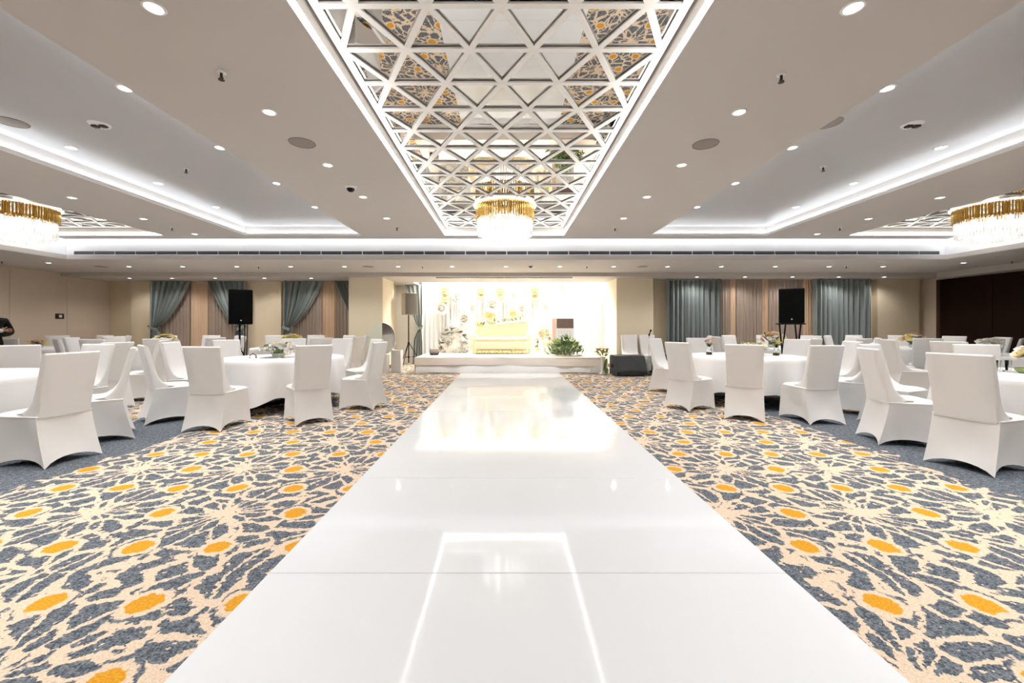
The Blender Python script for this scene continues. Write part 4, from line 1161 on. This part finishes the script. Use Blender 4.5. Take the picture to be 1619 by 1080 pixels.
for i in range(46):
    a = i * 2.399; el = rnd.random(); q = math.sqrt(rnd.random())
    put('leaf', LF[rnd.choice(('dark', 'light', 'light'))], t, (.15 * q * math.cos(a), .15 * q * math.sin(a), .48 + .16 * el), .10 * rnd.uniform(.7, 1.2), rx=rnd.uniform(0, 1.1), rz=a - PI / 2)
for i in range(12):
    a = i * 2.399; q = math.sqrt((i + .5) / 12)
    put('blossom', BL[rnd.choice(('pink', 'yellow'))], t, (.17 * q * math.cos(a), .17 * q * math.sin(a), .66), .05, rz=a)
for i in range(12):
    a = PI + i * .26
    put('trailing_leaf', LF['light'], t, (.06 + .03 * math.cos(a), -.08, .16 + .03 * i % .3), .16, rx=-1.2, rz=rnd.uniform(-.5, .5))
t = thing('stage_light', 'small grey uplight tilted on the stage left corner', 'stage light', (ax(686, 11.9), 11.95, SZ), R(25))
MB().bevel_box(-.11, .11, -.05, .05, 0, .03, .006).build('base', 'dark_metal', t)
o = MB().bevel_box(-.12, .12, -.03, .03, -.09, .09, .008).build('lamp_head', 'grey_plastic', t, (0, 0, .11)); o.rotation_euler = (R(30), 0, 0)
for s in (-1, 1): MB().box(s * .125 - .006, s * .125 + .006, -.02, .02, .02, .13).build('yoke', 'dark_metal', t)

# unseen lamp added in the alcove to brighten the stage, slot diffuser above the stage
t = thing('added_wash', 'long added wash lamp, unseen in the slot above the stage backdrop', 'added wash light', (0, 13.35, 2.975))
MB().box(-2.7, 3.1, -.2, .2, .003, .02).build('housing', 'white_paint', t)
MB().box(-2.66, 3.06, -.17, .17, 0, .0025).build('diffuser', 'added_stage_led', t)
t = thing('slot_diffuser', 'thin bluish slot vent in the ceiling above the stage', 'air vent', (0, 11.62, ZL2))
for k in range(4):
    a = ax(690, 11.62) + k * .955
    MB().box(a, a + .94, -.10, .10, -.02, -.002).build('vent_segment', 'grille_blade', t)

# ------------------------------------------------------------------ man in a black suit at the left edge
def skin_mesh(name, verts, edges, radii, parent, m, root=0, sub=2):
    me = bpy.data.meshes.new(name); me.from_pydata([tuple(v) for v in verts], edges, []); me.materials.append(M[m])
    o = obj(name, me, parent)
    sk_ = o.modifiers.new('skin', 'SKIN'); sk_.use_smooth_shade = True
    sv = me.skin_vertices[0].data if me.skin_vertices else None
    if sv is None:
        me.skin_vertices.new() if hasattr(me.skin_vertices, 'new') else None
        sv = me.skin_vertices[0].data
    for i, r_ in enumerate(radii):
        sv[i].radius = r_ if isinstance(r_, tuple) else (r_, r_); sv[i].use_root = (i == root)
    ss = o.modifiers.new('sub', 'SUBSURF'); ss.levels = sub; ss.render_levels = sub
    return o
PXm, PYm = -9.59, 7.7
t = thing('person', 'person in black suit with folded arms at the left edge', 'person', (PXm, PYm, 0), R(62)); t.scale = (.95, .95, .95)
# local: looks along -Y, right-handed; z up
V = [(0, 0, .98), (0, .0, 1.12), (0, .01, 1.28), (0, .02, 1.42), (0, .015, 1.50),            # 0-4 pelvis..neck base
     (.19, .02, 1.42), (.28, .02, 1.18), (.10, -.22, 1.15), (-.06, -.24, 1.19),              # 5-8 left arm folded
     (-.19, .02, 1.42), (-.28, .02, 1.18), (-.10, -.20, 1.20), (.08, -.22, 1.23),            # 9-12 right arm folded
     (.10, 0, .92), (.12, -.01, .50), (.12, .02, .09), (.12, -.12, .045),                    # 13-16 left leg
     (-.10, 0, .92), (-.12, -.01, .50), (-.12, .02, .09), (-.12, -.12, .045)]                # 17-20
E = [(0, 1), (1, 2), (2, 3), (3, 4), (3, 5), (5, 6), (6, 7), (7, 8), (3, 9), (9, 10), (10, 11), (11, 12),
     (0, 13), (13, 14), (14, 15), (15, 16), (0, 17), (17, 18), (18, 19), (19, 20)]
RD = [(.16, .12), (.155, .115), (.17, .12), (.16, .11), (.06, .06), .075, .062, .05, .042, .075, .062, .05, .042,
      .095, .075, .05, .042, .095, .075, .05, .042]
skin_mesh('suit_body', V, E, RD, t, 'suit')
hdm = MB()
def headf(u, v):
    a = 2 * PI * u; e = PI * (v - .5)
    x = .078 * math.cos(e) * math.sin(a); y = -.098 * math.cos(e) * math.cos(a); z = .12 * math.sin(e)
    if z < -.03: x *= 1 + (z + .03) * 2.2; y *= 1 + (z + .03) * 1.2
    if y < -.06 and abs(x) < .02 and -.04 < z < .015: y -= .022 * (1 - abs(x) / .02)
    if y < -.05 and abs(abs(x) - .033) < .016 and abs(z - .008) < .014: y += .012
    return (x, y, z)
hdm.grid(headf, 40, 24)
hd_o = hdm.build('head', 'skin', t, (0, -.01, 1.66), smooth=80)
MB().tube([(0, .01, 1.47), (0, 0, 1.57)], [.058, .052], 14).build('neck', 'skin', t, smooth=80)
MB().grid(lambda u, v: (.086 * math.cos(PI * .5 * v) * math.sin(2 * PI * u), .012 + (-.108 * math.cos(PI * .5 * v) * math.cos(2 * PI * u)) * (.8 if math.cos(2 * PI * u) > 0 else 1), .035 + .10 * math.sin(PI * .5 * v) - (.08 * (1 - v) if math.cos(2 * PI * u) < .2 else 0)), 28, 8).build('hair', 'hair', hd_o, smooth=80)
for s in (-1, 1):
    MB().lathe([(.001, -.008), (.009, -.004), (.011, 0), (.009, .004), (.001, .008)], 10).build('eye', 'paper', hd_o, (s * .033, -.088, .008), smooth=80)
    MB().lathe([(.001, -.03), (.012, -.02), (.016, 0), (.018, .018), (.001, .03)], 10).build('ear', 'skin', hd_o, (s * .08, .005, -.005), smooth=80)
MB().bevel_box(-.024, .024, -.095, -.082, -.058, -.048, .004).build('mouth', 'petal_pink', hd_o)
# shirt cuffs and hands with five fingers
def hand(base, dirx, name_='hand'):
    b = Vector(base); d = Vector(dirx).normalized(); up = Vector((0, 0, 1)); sd = d.cross(up).normalized()
    V_ = [b, b + d * .05, b + d * .085]; E_ = [(0, 1), (1, 2)]; R_ = [(.026, .017), (.036, .017), (.034, .015)]
    for k, (off, L_) in enumerate(((-.028, .062), (-.010, .074), (.010, .07), (.027, .055))):
        p0 = b + d * .085 + up * off; i0 = len(V_)
        V_ += [p0, p0 + d * L_ * .45 + sd * .004, p0 + d * L_ * .8 + sd * .018, p0 + d * L_ * .9 + sd * .032]
        E_ += [(2, i0), (i0, i0 + 1), (i0 + 1, i0 + 2), (i0 + 2, i0 + 3)]; R_ += [.010, .0095, .009, .008]
    i0 = len(V_)
    V_ += [b + d * .03 + up * .03, b + d * .065 + up * .055, b + d * .09 + up * .062]
    E_ += [(0, i0), (i0, i0 + 1), (i0 + 1, i0 + 2)]; R_ += [.013, .011, .009]
    skin_mesh(name_, V_, E_, R_, t, 'skin', 0, 1)
    MB().tube([b - d * .045, b + d * .012], [.043, .036], 14).build('shirt_cuff', 'shirt', t, smooth=80)
hand((-.075, -.245, 1.192), (-1, .25, .05)); hand((.095, -.225, 1.232), (1, .3, .05))
MB().add([(-.05, -.118, 1.46), (.05, -.118, 1.46), (0, -.135, 1.27), (0, -.12, 1.27)], [(0, 1, 2), (0, 2, 3), (1, 3, 2)]).build('shirt_front', 'shirt', t)
